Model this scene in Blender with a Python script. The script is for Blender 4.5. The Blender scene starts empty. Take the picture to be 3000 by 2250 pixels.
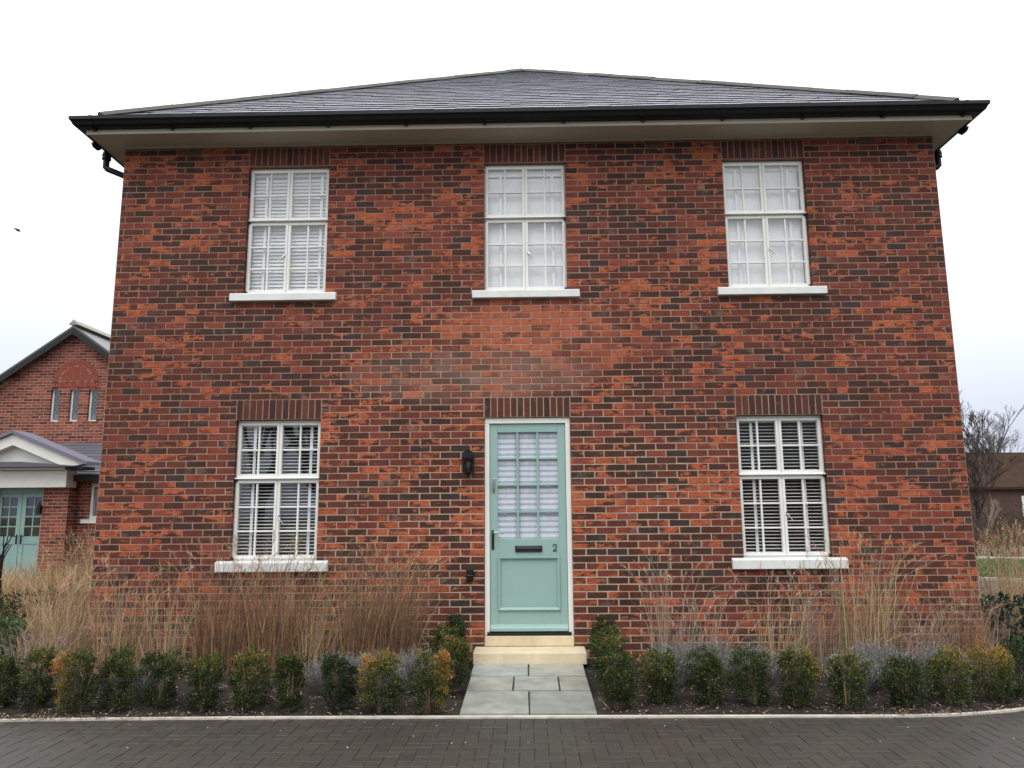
import bpy, math, random
from mathutils import Vector, Matrix
R = random.Random(7)
C = bpy.context.scene.collection
def lin(c):
    return tuple(((v/255)/12.92 if v/255 <= .04045 else ((v/255+.055)/1.055)**2.4) for v in c)

# ------------------------------------------------------------------ camera maths
F, CX, CY, CZ, YAW, PITCH, ROLL = 2250., .4737, -8.4383, 1.6103, -.0193, .1639, -.0074
def cam_axes():
    f = Vector((math.sin(YAW)*math.cos(PITCH), math.cos(YAW)*math.cos(PITCH), math.sin(PITCH)))
    r = Vector((math.cos(YAW), -math.sin(YAW), 0)); u = r.cross(f)
    cr, sr = math.cos(ROLL), math.sin(ROLL)
    return cr*r+sr*u, -sr*r+cr*u, f
AX = cam_axes()
def ray(px, py): return AX[0]*((px-1500)/F) + AX[1]*(-(py-1125)/F) + AX[2]
def aty(px, py, y):
    d = ray(px, py); return Vector((CX, CY, CZ)) + d*((y-CY)/d.y)
def atz(px, py, z):
    d = ray(px, py); return Vector((CX, CY, CZ)) + d*((z-CZ)/d.z)

# ------------------------------------------------------------------ mesh builder
class MB:
    def __init__(s): s.v=[]; s.f=[]; s.c=[]; s.m=[]; s.col=(1,1,1); s.mi=0
    def face(s, pts, col=None, mi=None):
        b=len(s.v); s.v += [tuple(p) for p in pts]; s.f.append(tuple(range(b,b+len(pts))))
        s.c.append(col or s.col); s.m.append(s.mi if mi is None else mi)
    def box(s, a, b, col=None):
        x0,y0,z0=a; x1,y1,z1=b
        x0,x1=min(x0,x1),max(x0,x1); y0,y1=min(y0,y1),max(y0,y1); z0,z1=min(z0,z1),max(z0,z1)
        n=len(s.v)
        s.v += [(x0,y0,z0),(x1,y0,z0),(x1,y1,z0),(x0,y1,z0),(x0,y0,z1),(x1,y0,z1),(x1,y1,z1),(x0,y1,z1)]
        for q in ((3,2,1,0),(4,5,6,7),(0,1,5,4),(1,2,6,5),(2,3,7,6),(3,0,4,7)):
            s.f.append(tuple(n+i for i in q)); s.c.append(col or s.col); s.m.append(s.mi)
    def hexa(s, p, col=None):      # 8 points, bottom ring then top ring
        n=len(s.v); s.v += [tuple(q) for q in p]
        for q in ((3,2,1,0),(4,5,6,7),(0,1,5,4),(1,2,6,5),(2,3,7,6),(3,0,4,7)):
            s.f.append(tuple(n+i for i in q)); s.c.append(col or s.col); s.m.append(s.mi)
    def tube(s, pts, rad, n=6, col=None, caps=True):
        pts=[Vector(p) for p in pts]; rings=[]
        if not hasattr(rad,'__len__'): rad=[rad]*len(pts)
        ref=None
        for i,p in enumerate(pts):
            t=(pts[min(i+1,len(pts)-1)]-pts[max(i-1,0)])
            if t.length<1e-9: t=Vector((0,0,1))
            t.normalize()
            if ref is None: ref = Vector((1,0,0)) if abs(t.x)<.8 else Vector((0,1,0))
            a=(ref-t*ref.dot(t)).normalized(); b=t.cross(a); ref=a
            k=len(s.v)
            for j in range(n):
                w=2*math.pi*j/n; s.v.append(tuple(p+(a*math.cos(w)+b*math.sin(w))*rad[i]))
            rings.append(k)
        for i in range(len(rings)-1):
            for j in range(n):
                s.f.append((rings[i]+j,rings[i]+(j+1)%n,rings[i+1]+(j+1)%n,rings[i+1]+j)); s.c.append(col or s.col); s.m.append(s.mi)
        if caps:
            s.f.append(tuple(rings[0]+j for j in reversed(range(n)))); s.c.append(col or s.col); s.m.append(s.mi)
            s.f.append(tuple(rings[-1]+j for j in range(n))); s.c.append(col or s.col); s.m.append(s.mi)
    def prism(s, prof, o, d, e1, e2, col=None):   # closed profile [(a,b)] swept from o by vector d
        o=Vector(o); d=Vector(d); e1=Vector(e1); e2=Vector(e2); n=len(prof); k=len(s.v)
        for base in (o,o+d):
            for a,b in prof: s.v.append(tuple(base+e1*a+e2*b))
        for j in range(n):
            s.f.append((k+j,k+(j+1)%n,k+n+(j+1)%n,k+n+j)); s.c.append(col or s.col); s.m.append(s.mi)
        s.f.append(tuple(k+j for j in reversed(range(n)))); s.c.append(col or s.col); s.m.append(s.mi)
        s.f.append(tuple(k+n+j for j in range(n))); s.c.append(col or s.col); s.m.append(s.mi)
    def blade(s, pts, w, col, side=None):
        pts=[Vector(p) for p in pts]; n=len(pts); k=len(s.v)
        t=pts[-1]-pts[0]
        if side is None:
            a=R.uniform(0,6.283); side=Vector((math.cos(a),math.sin(a),0))
        for i,p in enumerate(pts):
            ww=w*(1-.75*i/(n-1))*.5
            s.v += [tuple(p-side*ww),tuple(p+side*ww)]
        for i in range(n-1):
            s.f.append((k+2*i,k+2*i+1,k+2*i+3,k+2*i+2)); s.c.append(col); s.m.append(s.mi)
    def leaf(s, p, L, W, d, up, col):
        side=d.cross(up)
        if side.length<1e-6: side=Vector((1,0,0))
        side.normalize(); k=len(s.v)
        s.v += [tuple(p),tuple(p+d*L*.5+side*W*.5),tuple(p+d*L),tuple(p+d*L*.5-side*W*.5)]
        s.f.append((k,k+1,k+2,k+3)); s.c.append(col); s.m.append(s.mi)
    def build(s, name, mats, parent=None, smooth=False, bevel=0, loc=None):
        me=bpy.data.meshes.new(name); me.from_pydata(s.v,[],s.f)
        if not isinstance(mats,(list,tuple)): mats=[mats]
        for m in mats: me.materials.append(m)
        if any(s.m): me.polygons.foreach_set('material_index', s.m)
        a=me.color_attributes.new('col','FLOAT_COLOR','CORNER')
        buf=[]
        for f,c in zip(s.f,s.c): buf += [c[0],c[1],c[2],1.]*len(f)
        a.data.foreach_set('color',buf)
        if smooth: me.polygons.foreach_set('use_smooth',[True]*len(s.f))
        me.update(); o=bpy.data.objects.new(name,me); C.objects.link(o)
        if parent is not None:
            o.parent=parent
            if loc is None:
                w=Vector((0,0,0)); pp=parent
                while pp is not None: w+=pp.location; pp=pp.parent
                me.transform(Matrix.Translation(-w))
        if loc is not None: o.location=loc
        if bevel:
            b=o.modifiers.new('bevel','BEVEL'); b.width=bevel; b.segments=2; b.limit_method='ANGLE'; b.angle_limit=math.radians(40)
        return o
def tag(o,label=None,cat=None,group=None,kind=None):
    if label: o['label']=label
    if cat: o['category']=cat
    if group: o['group']=group
    if kind: o['kind']=kind
    return o
def thing(name,label,cat,loc=(0,0,0),group=None):
    o=bpy.data.objects.new(name,None); C.objects.link(o); o.location=loc; o.empty_display_size=.1
    return tag(o,label,cat,group)

# ------------------------------------------------------------------ materials
def newmat(name):
    m=bpy.data.materials.new(name); m.use_nodes=True; nt=m.node_tree
    return m,nt,nt.nodes['Principled BSDF']
def N(nt,t,**k):
    n=nt.nodes.new(t)
    for a,b in k.items():
        if a in n.inputs: n.inputs[a].default_value=b
        else: setattr(n,a,b)
    return n
def L(nt,a,b): nt.links.new(a,b)
def noise(nt,scale,detail=4,rough=.6,vec=None,stretch=None):
    n=N(nt,'ShaderNodeTexNoise'); n.inputs['Scale'].default_value=scale; n.inputs['Detail'].default_value=detail; n.inputs['Roughness'].default_value=rough
    if vec is None:
        vec=N(nt,'ShaderNodeNewGeometry').outputs['Position']
    if stretch:
        mp=N(nt,'ShaderNodeMapping'); mp.inputs['Scale'].default_value=stretch; L(nt,vec,mp.inputs['Vector']); vec=mp.outputs['Vector']
    L(nt,vec,n.inputs['Vector']); return n.outputs['Fac']
def ramp(nt,fac,stops,interp='LINEAR'):
    r=N(nt,'ShaderNodeValToRGB'); e=r.color_ramp.elements; r.color_ramp.interpolation=interp
    while len(e)<len(stops): e.new(.5)
    for el,(p,c) in zip(e,stops): el.position=p; el.color=(*c,1)
    L(nt,fac,r.inputs['Fac']); return r.outputs['Color']
def mixc(nt,fac,a,b,mode='MIX'):
    m=N(nt,'ShaderNodeMix',data_type='RGBA',blend_type=mode)
    for s,v in ((m.inputs['Factor'],fac),(m.inputs['A'],a),(m.inputs['B'],b)):
        if hasattr(v,'is_output'): L(nt,v,s)
        elif isinstance(v,(int,float)): s.default_value=v
        else: s.default_value=(*v,1)
    return m.outputs['Result']
def math_(nt,op,a,b=None,clamp=False):
    m=N(nt,'ShaderNodeMath',operation=op); m.use_clamp=clamp
    for i,v in enumerate((a,b)):
        if v is None: continue
        if hasattr(v,'is_output'): L(nt,v,m.inputs[i])
        else: m.inputs[i].default_value=v
    return m.outputs[0]
def bump(nt,bs,h,strength,dist=.01):
    b=N(nt,'ShaderNodeBump'); b.inputs['Strength'].default_value=strength; b.inputs['Distance'].default_value=dist
    L(nt,h,b.inputs['Height']); L(nt,b.outputs['Normal'],bs.inputs['Normal'])
def plain(name,c,rough=.5,var=.12,scale=6,metal=0,bmp=.1,bscale=60,spec=.5,stretch=None):
    m,nt,b=newmat(name); c=lin(c)
    f=noise(nt,scale,5,.65,stretch=stretch)
    col=ramp(nt,f,[(.3,tuple(v*(1-var) for v in c)),(.7,tuple(min(1,v*(1+var*.6)) for v in c))])
    L(nt,col,b.inputs['Base Color']); b.inputs['Roughness'].default_value=rough; b.inputs['Metallic'].default_value=metal
    b.inputs['Specular IOR Level'].default_value=spec
    if bmp: bump(nt,b,noise(nt,bscale,3),bmp,.004)
    return m
def attr(name,rough=.7,var=.25,scale=25,trans=0,spec=.3,broad=0):
    m,nt,b=newmat(name)
    a=N(nt,'ShaderNodeAttribute',attribute_name='col').outputs['Color']
    f=noise(nt,scale,3)
    g=math_(nt,'MULTIPLY_ADD',f,var*2); g.node.inputs[2].default_value=1-var
    if broad: g=math_(nt,'MULTIPLY',g,math_(nt,'ADD',math_(nt,'MULTIPLY',noise(nt,.9,4,.6),broad*2),1-broad))
    hs=N(nt,'ShaderNodeHueSaturation'); L(nt,g,hs.inputs['Value']); L(nt,a,hs.inputs['Color'])
    L(nt,hs.outputs['Color'],b.inputs['Base Color']); b.inputs['Roughness'].default_value=rough; b.inputs['Specular IOR Level'].default_value=spec
    if trans:
        t=N(nt,'ShaderNodeBsdfTranslucent'); L(nt,hs.outputs['Color'],t.inputs['Color'])
        mx=N(nt,'ShaderNodeMixShader'); mx.inputs[0].default_value=trans
        L(nt,b.outputs[0],mx.inputs[1]); L(nt,t.outputs[0],mx.inputs[2]); L(nt,mx.outputs[0],nt.nodes['Material Output'].inputs['Surface'])
    return m
def brick_mat(name,stops,orange,orange_amt,blotch=True):
    m,nt,b=newmat(name)
    at=N(nt,'ShaderNodeAttribute',attribute_name='col'); sp=N(nt,'ShaderNodeSeparateColor'); L(nt,at.outputs['Color'],sp.inputs[0])
    pos=N(nt,'ShaderNodeNewGeometry').outputs['Position']
    off=N(nt,'ShaderNodeVectorMath',operation='MULTIPLY'); L(nt,at.outputs['Color'],off.inputs[0]); off.inputs[1].default_value=(37,53,71)
    add=N(nt,'ShaderNodeVectorMath',operation='ADD'); L(nt,pos,add.inputs[0]); L(nt,off.outputs[0],add.inputs[1])
    v=add.outputs[0]
    big=noise(nt,.9,4,.55,pos,(1,1,1.7))
    tone=math_(nt,'ADD',sp.outputs[0],math_(nt,'MULTIPLY',math_(nt,'SUBTRACT',noise(nt,9,4,.65,v,(1,1,2)),.5),.55))
    tone=math_(nt,'ADD',tone,math_(nt,'MULTIPLY',math_(nt,'SUBTRACT',big,.5),.35))
    base=ramp(nt,tone,stops)
    # orange burns that cover part of a brick
    om=math_(nt,'ADD',math_(nt,'MULTIPLY',noise(nt,7,4,.65,v,(1,1,2.2)),.6),math_(nt,'MULTIPLY',noise(nt,4.2,4,.65,pos,(1,1,2.)),.4))
    om=math_(nt,'ADD',om,math_(nt,'MULTIPLY',math_(nt,'SUBTRACT',sp.outputs[1],.5),orange_amt[0]))
    om=math_(nt,'ADD',om,math_(nt,'MULTIPLY',math_(nt,'SUBTRACT',big,.5),.42))
    if blotch:   # the washed patch of redder brick under the middle window and beside the door
        px=N(nt,'ShaderNodeSeparateXYZ'); L(nt,pos,px.inputs[0])
        def ell(cx,cz,rx,rz):
            a=math_(nt,'POWER',math_(nt,'ABSOLUTE',math_(nt,'DIVIDE',math_(nt,'SUBTRACT',px.outputs[0],cx),rx)),2)
            c=math_(nt,'POWER',math_(nt,'ABSOLUTE',math_(nt,'DIVIDE',math_(nt,'SUBTRACT',px.outputs[2],cz),rz)),2)
            return math_(nt,'SUBTRACT',1,math_(nt,'ADD',a,c),clamp=True)
        e=math_(nt,'ADD',math_(nt,'MULTIPLY',ell(.48,3.62,.95,.48),.17),math_(nt,'MULTIPLY',ell(.48,1.1,2.0,1.2),.05))
        om=math_(nt,'ADD',om,e)
    mask=ramp(nt,om,[(orange_amt[1],(0,0,0)),(orange_amt[2],(1,1,1))])
    oc=ramp(nt,noise(nt,22,4,.7,v,(1,1,2)),[(.25,orange[0]),(.55,orange[1]),(.8,orange[2])])
    col=mixc(nt,mask,base,oc)
    sm=noise(nt,45,4,.7,v,(1,1,2.5))
    col=mixc(nt,1,col,ramp(nt,sm,[(.25,(.62,.62,.62)),(.6,(1.08,1.08,1.08))]),'MULTIPLY')
    # pale bloom / lime on a few bricks
    bl=ramp(nt,math_(nt,'ADD',noise(nt,5,4,.7,v),math_(nt,'MULTIPLY',sp.outputs[2],.22)),[(.74,(0,0,0)),(.88,(.35,.35,.35))])
    col=mixc(nt,bl,col,lin((150,128,118)))
    if blotch:
        dn=noise(nt,7,4,.7,v)
        f1=math_(nt,'MULTIPLY',math_(nt,'POWER',ell(.5,3.5,1.15,.62),.6),math_(nt,'MULTIPLY',dn,math_(nt,'ADD',math_(nt,'MULTIPLY',sp.outputs[1],1.),.35)),clamp=True); col=mixc(nt,f1,col,lin((172,100,78)))
        f2=math_(nt,'MULTIPLY',math_(nt,'POWER',ell(-.15,3.08,1.5,.34),.6),math_(nt,'MULTIPLY',dn,math_(nt,'ADD',math_(nt,'MULTIPLY',sp.outputs[2],1.1),.3)),clamp=True); col=mixc(nt,f2,col,lin((132,108,98)))
        damp=math_(nt,'SUBTRACT',1,math_(nt,'DIVIDE',math_(nt,'ADD',px.outputs[2],math_(nt,'MULTIPLY',noise(nt,1.5,3),-.3)),.35),clamp=True)
        col=mixc(nt,math_(nt,'MULTIPLY',damp,.6),col,lin((70,58,50)))
        col=mixc(nt,1,col,ramp(nt,noise(nt,2.2,4,.6,pos,(2.2,1,.35)),[(.32,(.78,.77,.76)),(.55,(1.04,1.04,1.04))]),'MULTIPLY')
    L(nt,col,b.inputs['Base Color']); b.inputs['Roughness'].default_value=.85; b.inputs['Specular IOR Level'].default_value=.25
    bump(nt,b,math_(nt,'ADD',noise(nt,60,4,.7,v,(1,1,2)),noise(nt,14,3,.6,v)),.5,.006)
    return m
def mortar_mat(name,c0,c1):
    m,nt,b=newmat(name); pos=N(nt,'ShaderNodeNewGeometry').outputs['Position']
    px=N(nt,'ShaderNodeSeparateXYZ'); L(nt,pos,px.inputs[0])
    # cleaner, paler pointing low down round the door, pinker pointing higher up
    h=math_(nt,'ADD',math_(nt,'MULTIPLY',px.outputs[2],.14),math_(nt,'MULTIPLY',math_(nt,'SUBTRACT',noise(nt,.8,3),.5),.9))
    h=math_(nt,'ADD',h,math_(nt,'MULTIPLY',math_(nt,'ABSOLUTE',math_(nt,'SUBTRACT',px.outputs[0],.5)),.1))
    col=mixc(nt,1,ramp(nt,h,[(.2,c1),(.75,c0)]),ramp(nt,noise(nt,40,4,.7),[(.3,(.7,.7,.7)),(.65,(1.05,1.05,1.05))]),'MULTIPLY')
    L(nt,col,b.inputs['Base Color']); b.inputs['Roughness'].default_value=.95
    bump(nt,b,noise(nt,180,3),.4,.003); return m

M={}
M['brick']=brick_mat('weathered_brick',[(.0,lin((66,55,54))),(.08,lin((68,49,43))),(.35,lin((80,48,40))),(.62,lin((100,55,45))),(.84,lin((118,61,49))),(1,lin((138,70,56)))],
    (lin((142,70,47)),lin((180,93,60)),lin((194,116,80))),(.20,.562,.622))
M['mortar']=mortar_mat('lime_mortar',lin((158,124,107)),lin((196,175,150)))
M['soldier']=brick_mat('dark_soldier_brick',[(.0,lin((66,46,42))),(.5,lin((86,53,46))),(1,lin((104,60,50)))],(lin((130,60,42)),lin((150,70,45)),lin((160,80,50))),(.1,.66,.8),False)
M['nbrick']=brick_mat('red_brick',[(.0,lin((84,54,50))),(.3,lin((118,66,56))),(.65,lin((140,78,66))),(1,lin((158,92,76)))],
    (lin((150,74,54)),lin((170,88,62)),lin((180,100,74))),(.15,.6,.7),False)
M['nmortar']=mortar_mat('pale_mortar',lin((190,160,140)),lin((190,160,140)))
M['white']=plain('white_paint',(234,234,229),.42,.05,3,bmp=.05)
M['cream']=plain('cream_frame_paint',(232,231,224),.45,.06,4,bmp=.06)
M['sill']=plain('white_sill_paint',(222,225,222),.5,.12,5,bmp=.15,bscale=30)
M['soffit']=plain('soffit_paint',(180,174,157),.6,.08,1.5,bmp=.08)
M['green']=plain('sage_green_paint',(146,178,171),.38,.04,2,bmp=.04)
M['black']=plain('black_plastic',(13,15,19),.45,.1,8,bmp=.03,spec=.3)
M['matteblack']=plain('matte_black',(13,13,15),.6,.1,8,bmp=.05)
M['chrome']=plain('polished_metal',(190,190,190),.22,.05,8,metal=1,bmp=0)
M['iron']=plain('dark_iron',(45,48,48),.4,.1,20,metal=.6,bmp=.05)
M['stone']=plain('sandstone',(214,199,168),.8,.24,2.6,bmp=.25,bscale=70)
M['flag']=attr('grey_flagstone',.6,.42,7,broad=.5)
M['kerb']=plain('concrete_edging',(196,190,178),.85,.25,9,bmp=.3,bscale=80)
M['paver']=attr('block_paving',.55,.28,30,spec=.5,broad=.35)
M['joint']=plain('joint_sand',(38,35,32),.95,.3,30,bmp=.3)
M['soil']=plain('dark_soil',(36,30,26),.95,.5,14,bmp=1,bscale=40)
M['chip']=attr('bark_chips',.9,.3,60)
M['slate']=attr('roof_slate',.36,.18,14,spec=.55)
M['ridge']=plain('ridge_tile_clay',(58,56,50),.75,.3,9,bmp=.4,bscale=40)
M['leaf']=attr('leaf',.55,.3,40,.25)
M['straw']=attr('dry_grass',.8,.25,30,.2)
M['bark']=attr('bark',.9,.3,40)
M['blind']=plain('blind_slat',(240,242,244),.5,.05,3,bmp=0)
M['tape']=plain('blind_tape',(240,241,243),.7,.04,30,bmp=0)
M['lamp_glass']=None
M['ground']=plain('rough_ground',(84,78,58),.95,.4,2,bmp=.8,bscale=12)
M['lawn']=attr('lawn_grass',.8,.25,20,.15)
M['lawnbase']=plain('lawn_base',(74,92,46),.9,.4,20,bmp=.8,bscale=90)
M['dark']=plain('dark_room',(60,58,56),.9,.1,2,bmp=0)
def glass_mat(name,ior,tint=(1,1,1),rough=.0):
    m,nt,b=newmat(name); nt.nodes.remove(b)
    t=N(nt,'ShaderNodeBsdfTransparent'); t.inputs[0].default_value=(*tint,1)
    g=N(nt,'ShaderNodeBsdfGlossy'); g.inputs['Roughness'].default_value=rough
    lw=N(nt,'ShaderNodeLayerWeight'); lw.inputs['Blend'].default_value=.5
    fr=math_(nt,'ADD',ior,math_(nt,'MULTIPLY',math_(nt,'POWER',lw.outputs['Facing'],5),1-ior)).node
    bp=N(nt,'ShaderNodeBump'); bp.inputs['Strength'].default_value=.06; bp.inputs['Distance'].default_value=.01
    L(nt,noise(nt,2.2,2),bp.inputs['Height']); L(nt,bp.outputs[0],g.inputs['Normal'])
    mx=N(nt,'ShaderNodeMixShader'); L(nt,fr.outputs[0],mx.inputs[0]); L(nt,t.outputs[0],mx.inputs[1]); L(nt,g.outputs[0],mx.inputs[2])
    L(nt,mx.outputs[0],nt.nodes['Material Output'].inputs['Surface']); return m
M['glass']=glass_mat('window_glass',.07,(.985,.99,.99))
M['lamp_glass']=glass_mat('lantern_glass',.06,(.55,.55,.55))
def stripe_mat():
    m,nt,b=newmat('striped_sheer_fabric')
    z=N(nt,'ShaderNodeSeparateXYZ'); L(nt,N(nt,'ShaderNodeNewGeometry').outputs['Position'],z.inputs[0])
    w=math_(nt,'FRACT',math_(nt,'MULTIPLY',z.outputs[2],16.5))
    c=ramp(nt,w,[(.5,lin((240,243,252))),(.58,lin((190,196,214))),(.9,lin((190,196,214))),(.98,lin((240,243,252)))])
    L(nt,c,b.inputs['Base Color']); b.inputs['Roughness'].default_value=.9
    return m
M['sheer']=stripe_mat()

# ------------------------------------------------------------------ brick walls (every brick modelled, proud of the mortar)
def brickwall(name,parent,T,length,zb,rows,holes=(),soldiers=(),mats=None,clip=None,ph=0,deep=.10,thick=.28,bl=.225,bh=.075,seed=1,skip=()):
    rn=random.Random(seed); mb=MB(); J=.0052
    def rb(u0,u1,z0,z1,mi,eL=0,eR=0,eB=0,eT=0,rx=None,mj=J):
        p=rn.uniform(-.0015,.0018); c=rx or (rn.random(),rn.random(),rn.random())
        jx=lambda: rn.uniform(-.0013,.0013)
        a=[(u0+mj*(not eL)+jx(),z0+mj+jx()),(u1-mj*(not eR)+jx(),z0+mj+jx()),(u1-mj*(not eR)+jx(),z1-mj+jx()),(u0+mj*(not eL)+jx(),z1-mj+jx())]
        cu=(u0+u1)/2; cz=(z0+z1)/2; ch=.0022
        fr=[T(u-math.copysign(ch,u-cu),p,z-math.copysign(ch,z-cz)) for u,z in a]
        bk=[T(u,.014,z) for u,z in a]
        mb.face(fr,c,mi)
        for i in range(4):
            j=(i+1)%4; mb.face([fr[j],fr[i],bk[i],bk[j]],c,mi)
        for flag,i,j in ((eL,3,0),(eR,1,2),(eB,0,1),(eT,2,3)):
            if flag:
                q=[T(a[i][0],deep,a[i][1]),T(a[j][0],deep,a[j][1])]
                mb.face([bk[j],bk[i],q[0],q[1]],c,mi)
    cut=list(holes)+list(soldiers)+list(skip)
    for k in range(rows):
        z0=zb+k*bh; z1=z0+bh; zc=(z0+z1)/2
        iv=[(0.,length,0,0)]
        for (a,b,c,d) in cut:
            if c-.01<zc<d+.01:
                ish=(a,b,c,d) in holes; nv=[]
                for (s,e,l,r) in iv:
                    if b<=s or a>=e: nv.append((s,e,l,r)); continue
                    if a>s+.03: nv.append((s,a,l,ish))
                    if b<e-.03: nv.append((b,e,ish,r))
                iv=nv
        st=(ph + (0 if k%2 else -bl/2))
        for (s,e,l,r) in iv:
            u=s; xs=[s]
            g=st+math.ceil((s-st)/bl+.22)*bl
            while g<e-.05: xs.append(g+rn.uniform(-.003,.003)); g+=bl
            xs.append(e)
            for i in range(len(xs)-1):
                u0,u1=xs[i],xs[i+1]
                if clip and not clip((u0+u1)/2,zc): continue
                rb(u0,u1,z0,z1,0,l and i==0,r and i==len(xs)-2)
    for (a,b,c,d) in soldiers:
        n=max(1,round((b-a)/.0735)); w=(b-a)/n
        for i in range(n): rb(a+i*w,a+(i+1)*w,c,d,2,eB=1,mj=.0045)
    # mortar sheet with openings and reveals
    us=sorted({0.,length,*[h[0] for h in holes],*[h[1] for h in holes]}); zt=zb+rows*bh
    zs=sorted({zb,zt,*[h[2] for h in holes],*[h[3] for h in holes]})
    md=.0042
    if clip:
        n=60; us=[length*i/n for i in range(n+1)]; zs=[zb+(zt-zb)*i/n for i in range(n+1)]; us=sorted(set(us)|{h[0] for h in holes}|{h[1] for h in holes}); zs=sorted(set(zs)|{h[2] for h in holes}|{h[3] for h in holes})
    for i in range(len(us)-1):
        for j in range(len(zs)-1):
            uc=(us[i]+us[i+1])/2; zc=(zs[j]+zs[j+1])/2
            if any(h[0]<uc<h[1] and h[2]<zc<h[3] for h in holes): continue
            if clip and not clip(uc,zc): continue
            mb.face([T(us[i],md,zs[j]),T(us[i+1],md,zs[j]),T(us[i+1],md,zs[j+1]),T(us[i],md,zs[j+1])],(.5,.5,.5),1)
            mb.face([T(us[i+1],thick,zs[j]),T(us[i],thick,zs[j]),T(us[i],thick,zs[j+1]),T(us[i+1],thick,zs[j+1])],(.5,.5,.5),1)
    for (a,b,c,d) in holes:
        e=.003; a-=e;b+=e;c-=e;d+=e
        for p,q in (((a,c),(a,d)),((b,d),(b,c)),((a,d),(b,d)),((b,c),(a,c))):
            mb.face([T(p[0],md,p[1]),T(q[0],md,q[1]),T(q[0],thick,q[1]),T(p[0],thick,p[1])],(.5,.5,.5),1)
    return mb.build(name,mats or [M['brick'],M['mortar'],M['soldier']],parent)

# ------------------------------------------------------------------ the brick house
XL,XR,ZS,DEP=-4.256,5.222,5.895,12.0
W=.95; UH,LH=5.6335,2.6335; US,LS=4.09,1.10
house=thing('brick_house','two storey red and brown brick house with sage green door and slate hipped roof','house',(.48,0,0))
WX=(-2.765,0.,2.772)
O=lambda x:x-XL
holes=[(O(x),O(x+W),US-.10,UH) for x in WX]+[(O(x),O(x+W),LS-.115,LH) for x in (WX[0],WX[2])]+[(O(0),O(W),.20,LH)]
sold=[(O(x),O(x+W),UH,UH+.225) for x in WX]+[(O(x),O(x+W),LH,LH+.225) for x in WX]
ZB=5.7085-.075*79+.15; rows=80
airs=[(-1.25,5.7835,0),(-.58,5.7835,1),(1.895,5.7835,0),(-3.555,5.7835,0),(4.33,5.7835,0),(-.9,2.8585,1)]
skip=[(O(x),O(x+.225),z,z+.075) for x,z,_ in airs]
brickwall('front_wall',house,lambda u,d,z:(XL+u,d,z),XR-XL,ZB,rows,holes,sold,skip=skip,seed=11,ph=.06)
brickwall('side_wall',house,lambda u,d,z:(XL+d,DEP-u,z),DEP-.022,ZB,rows,seed=12)
brickwall('side_wall',house,lambda u,d,z:(XR-d,.022+u,z),DEP-.022,ZB,rows,seed=13)
brickwall('back_wall',house,lambda u,d,z:(XR-.3-u,DEP-d,z),XR-XL-.6,ZB,rows,seed=14)
# rooms behind the glass: floor slab between the storeys and a cross wall
mb=MB(); mb.box((XL+.35,.32,2.75),(XR-.35,DEP-.35,3.0)); mb.box((XL+.35,4.,.02),(XR-.35,4.12,2.72)); mb.box((XL+.35,4.,3.03),(XR-.35,4.12,ZS-.03)); mb.box((-.45,.3,.05),(-.35,3.97,2.72)); mb.box((1.3,.3,.05),(1.4,3.97,2.72))
mb.build('inner_wall',M['dark'],house)
for x,z,k in airs:
    mb=MB(); col=(1,1,1); x0,x1=x+.006,x+.219; z0,z1=z+.005,z+.07; y=-.001
    nv=10; nh=3 if k else 2
    w=(x1-x0)/(nv*2+1)
    for i in range(nv+1): mb.box((x0+2*i*w,y,z0),(x0+(2*i+1)*w,.03,z1))
    h=(z1-z0)/(nh*2-1) if k else .008
    for i in range(nh):
        zz=z0+2*i*h if k else (z0 if i==0 else z1-h)
        for j in range(nv): mb.box((x0+(2*j+1)*w,y+.002,zz),(x0+(2*j+2)*w,.03,zz+h))
    mb.box((x0,.031,z0),(x1,.036,z1))
    o=mb.build('air_brick',plain('terracotta_vent',(186,104,74),.8,.2,30) if k else plain('dark_vent',(66,44,38),.8,.2,30),house)

# roof: slates laid course by course on four slopes, ridge tiles on hips and ridge
EZ=6.055; ex0,ex1=XL-.245,XR+.235; ey0,ey1=-.40,DEP+.40
AX0=.482; ap=Vector((AX0,4.75,9.70)); ap2=Vector((AX0,DEP-4.75,9.70))
c00,c10,c11,c01=Vector((ex0,ey0,EZ)),Vector((ex1,ey0,EZ)),Vector((ex1,ey1,EZ)),Vector((ex0,ey1,EZ))
mb=MB()
def clip2(poly,lines):
    for (ax,ay,bx,by) in lines:
        out=[]
        for i in range(len(poly)):
            p=poly[i]; q=poly[(i+1)%len(poly)]
            dp=(bx-ax)*(p[1]-ay)-(by-ay)*(p[0]-ax); dq=(bx-ax)*(q[1]-ay)-(by-ay)*(q[0]-ax)
            if dp>=0: out.append(p)
            if (dp>=0)!=(dq>=0):
                t=dp/(dp-dq); out.append((p[0]+(q[0]-p[0])*t,p[1]+(q[1]-p[1])*t))
        poly=out
        if len(poly)<3: return None
    return poly
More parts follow.
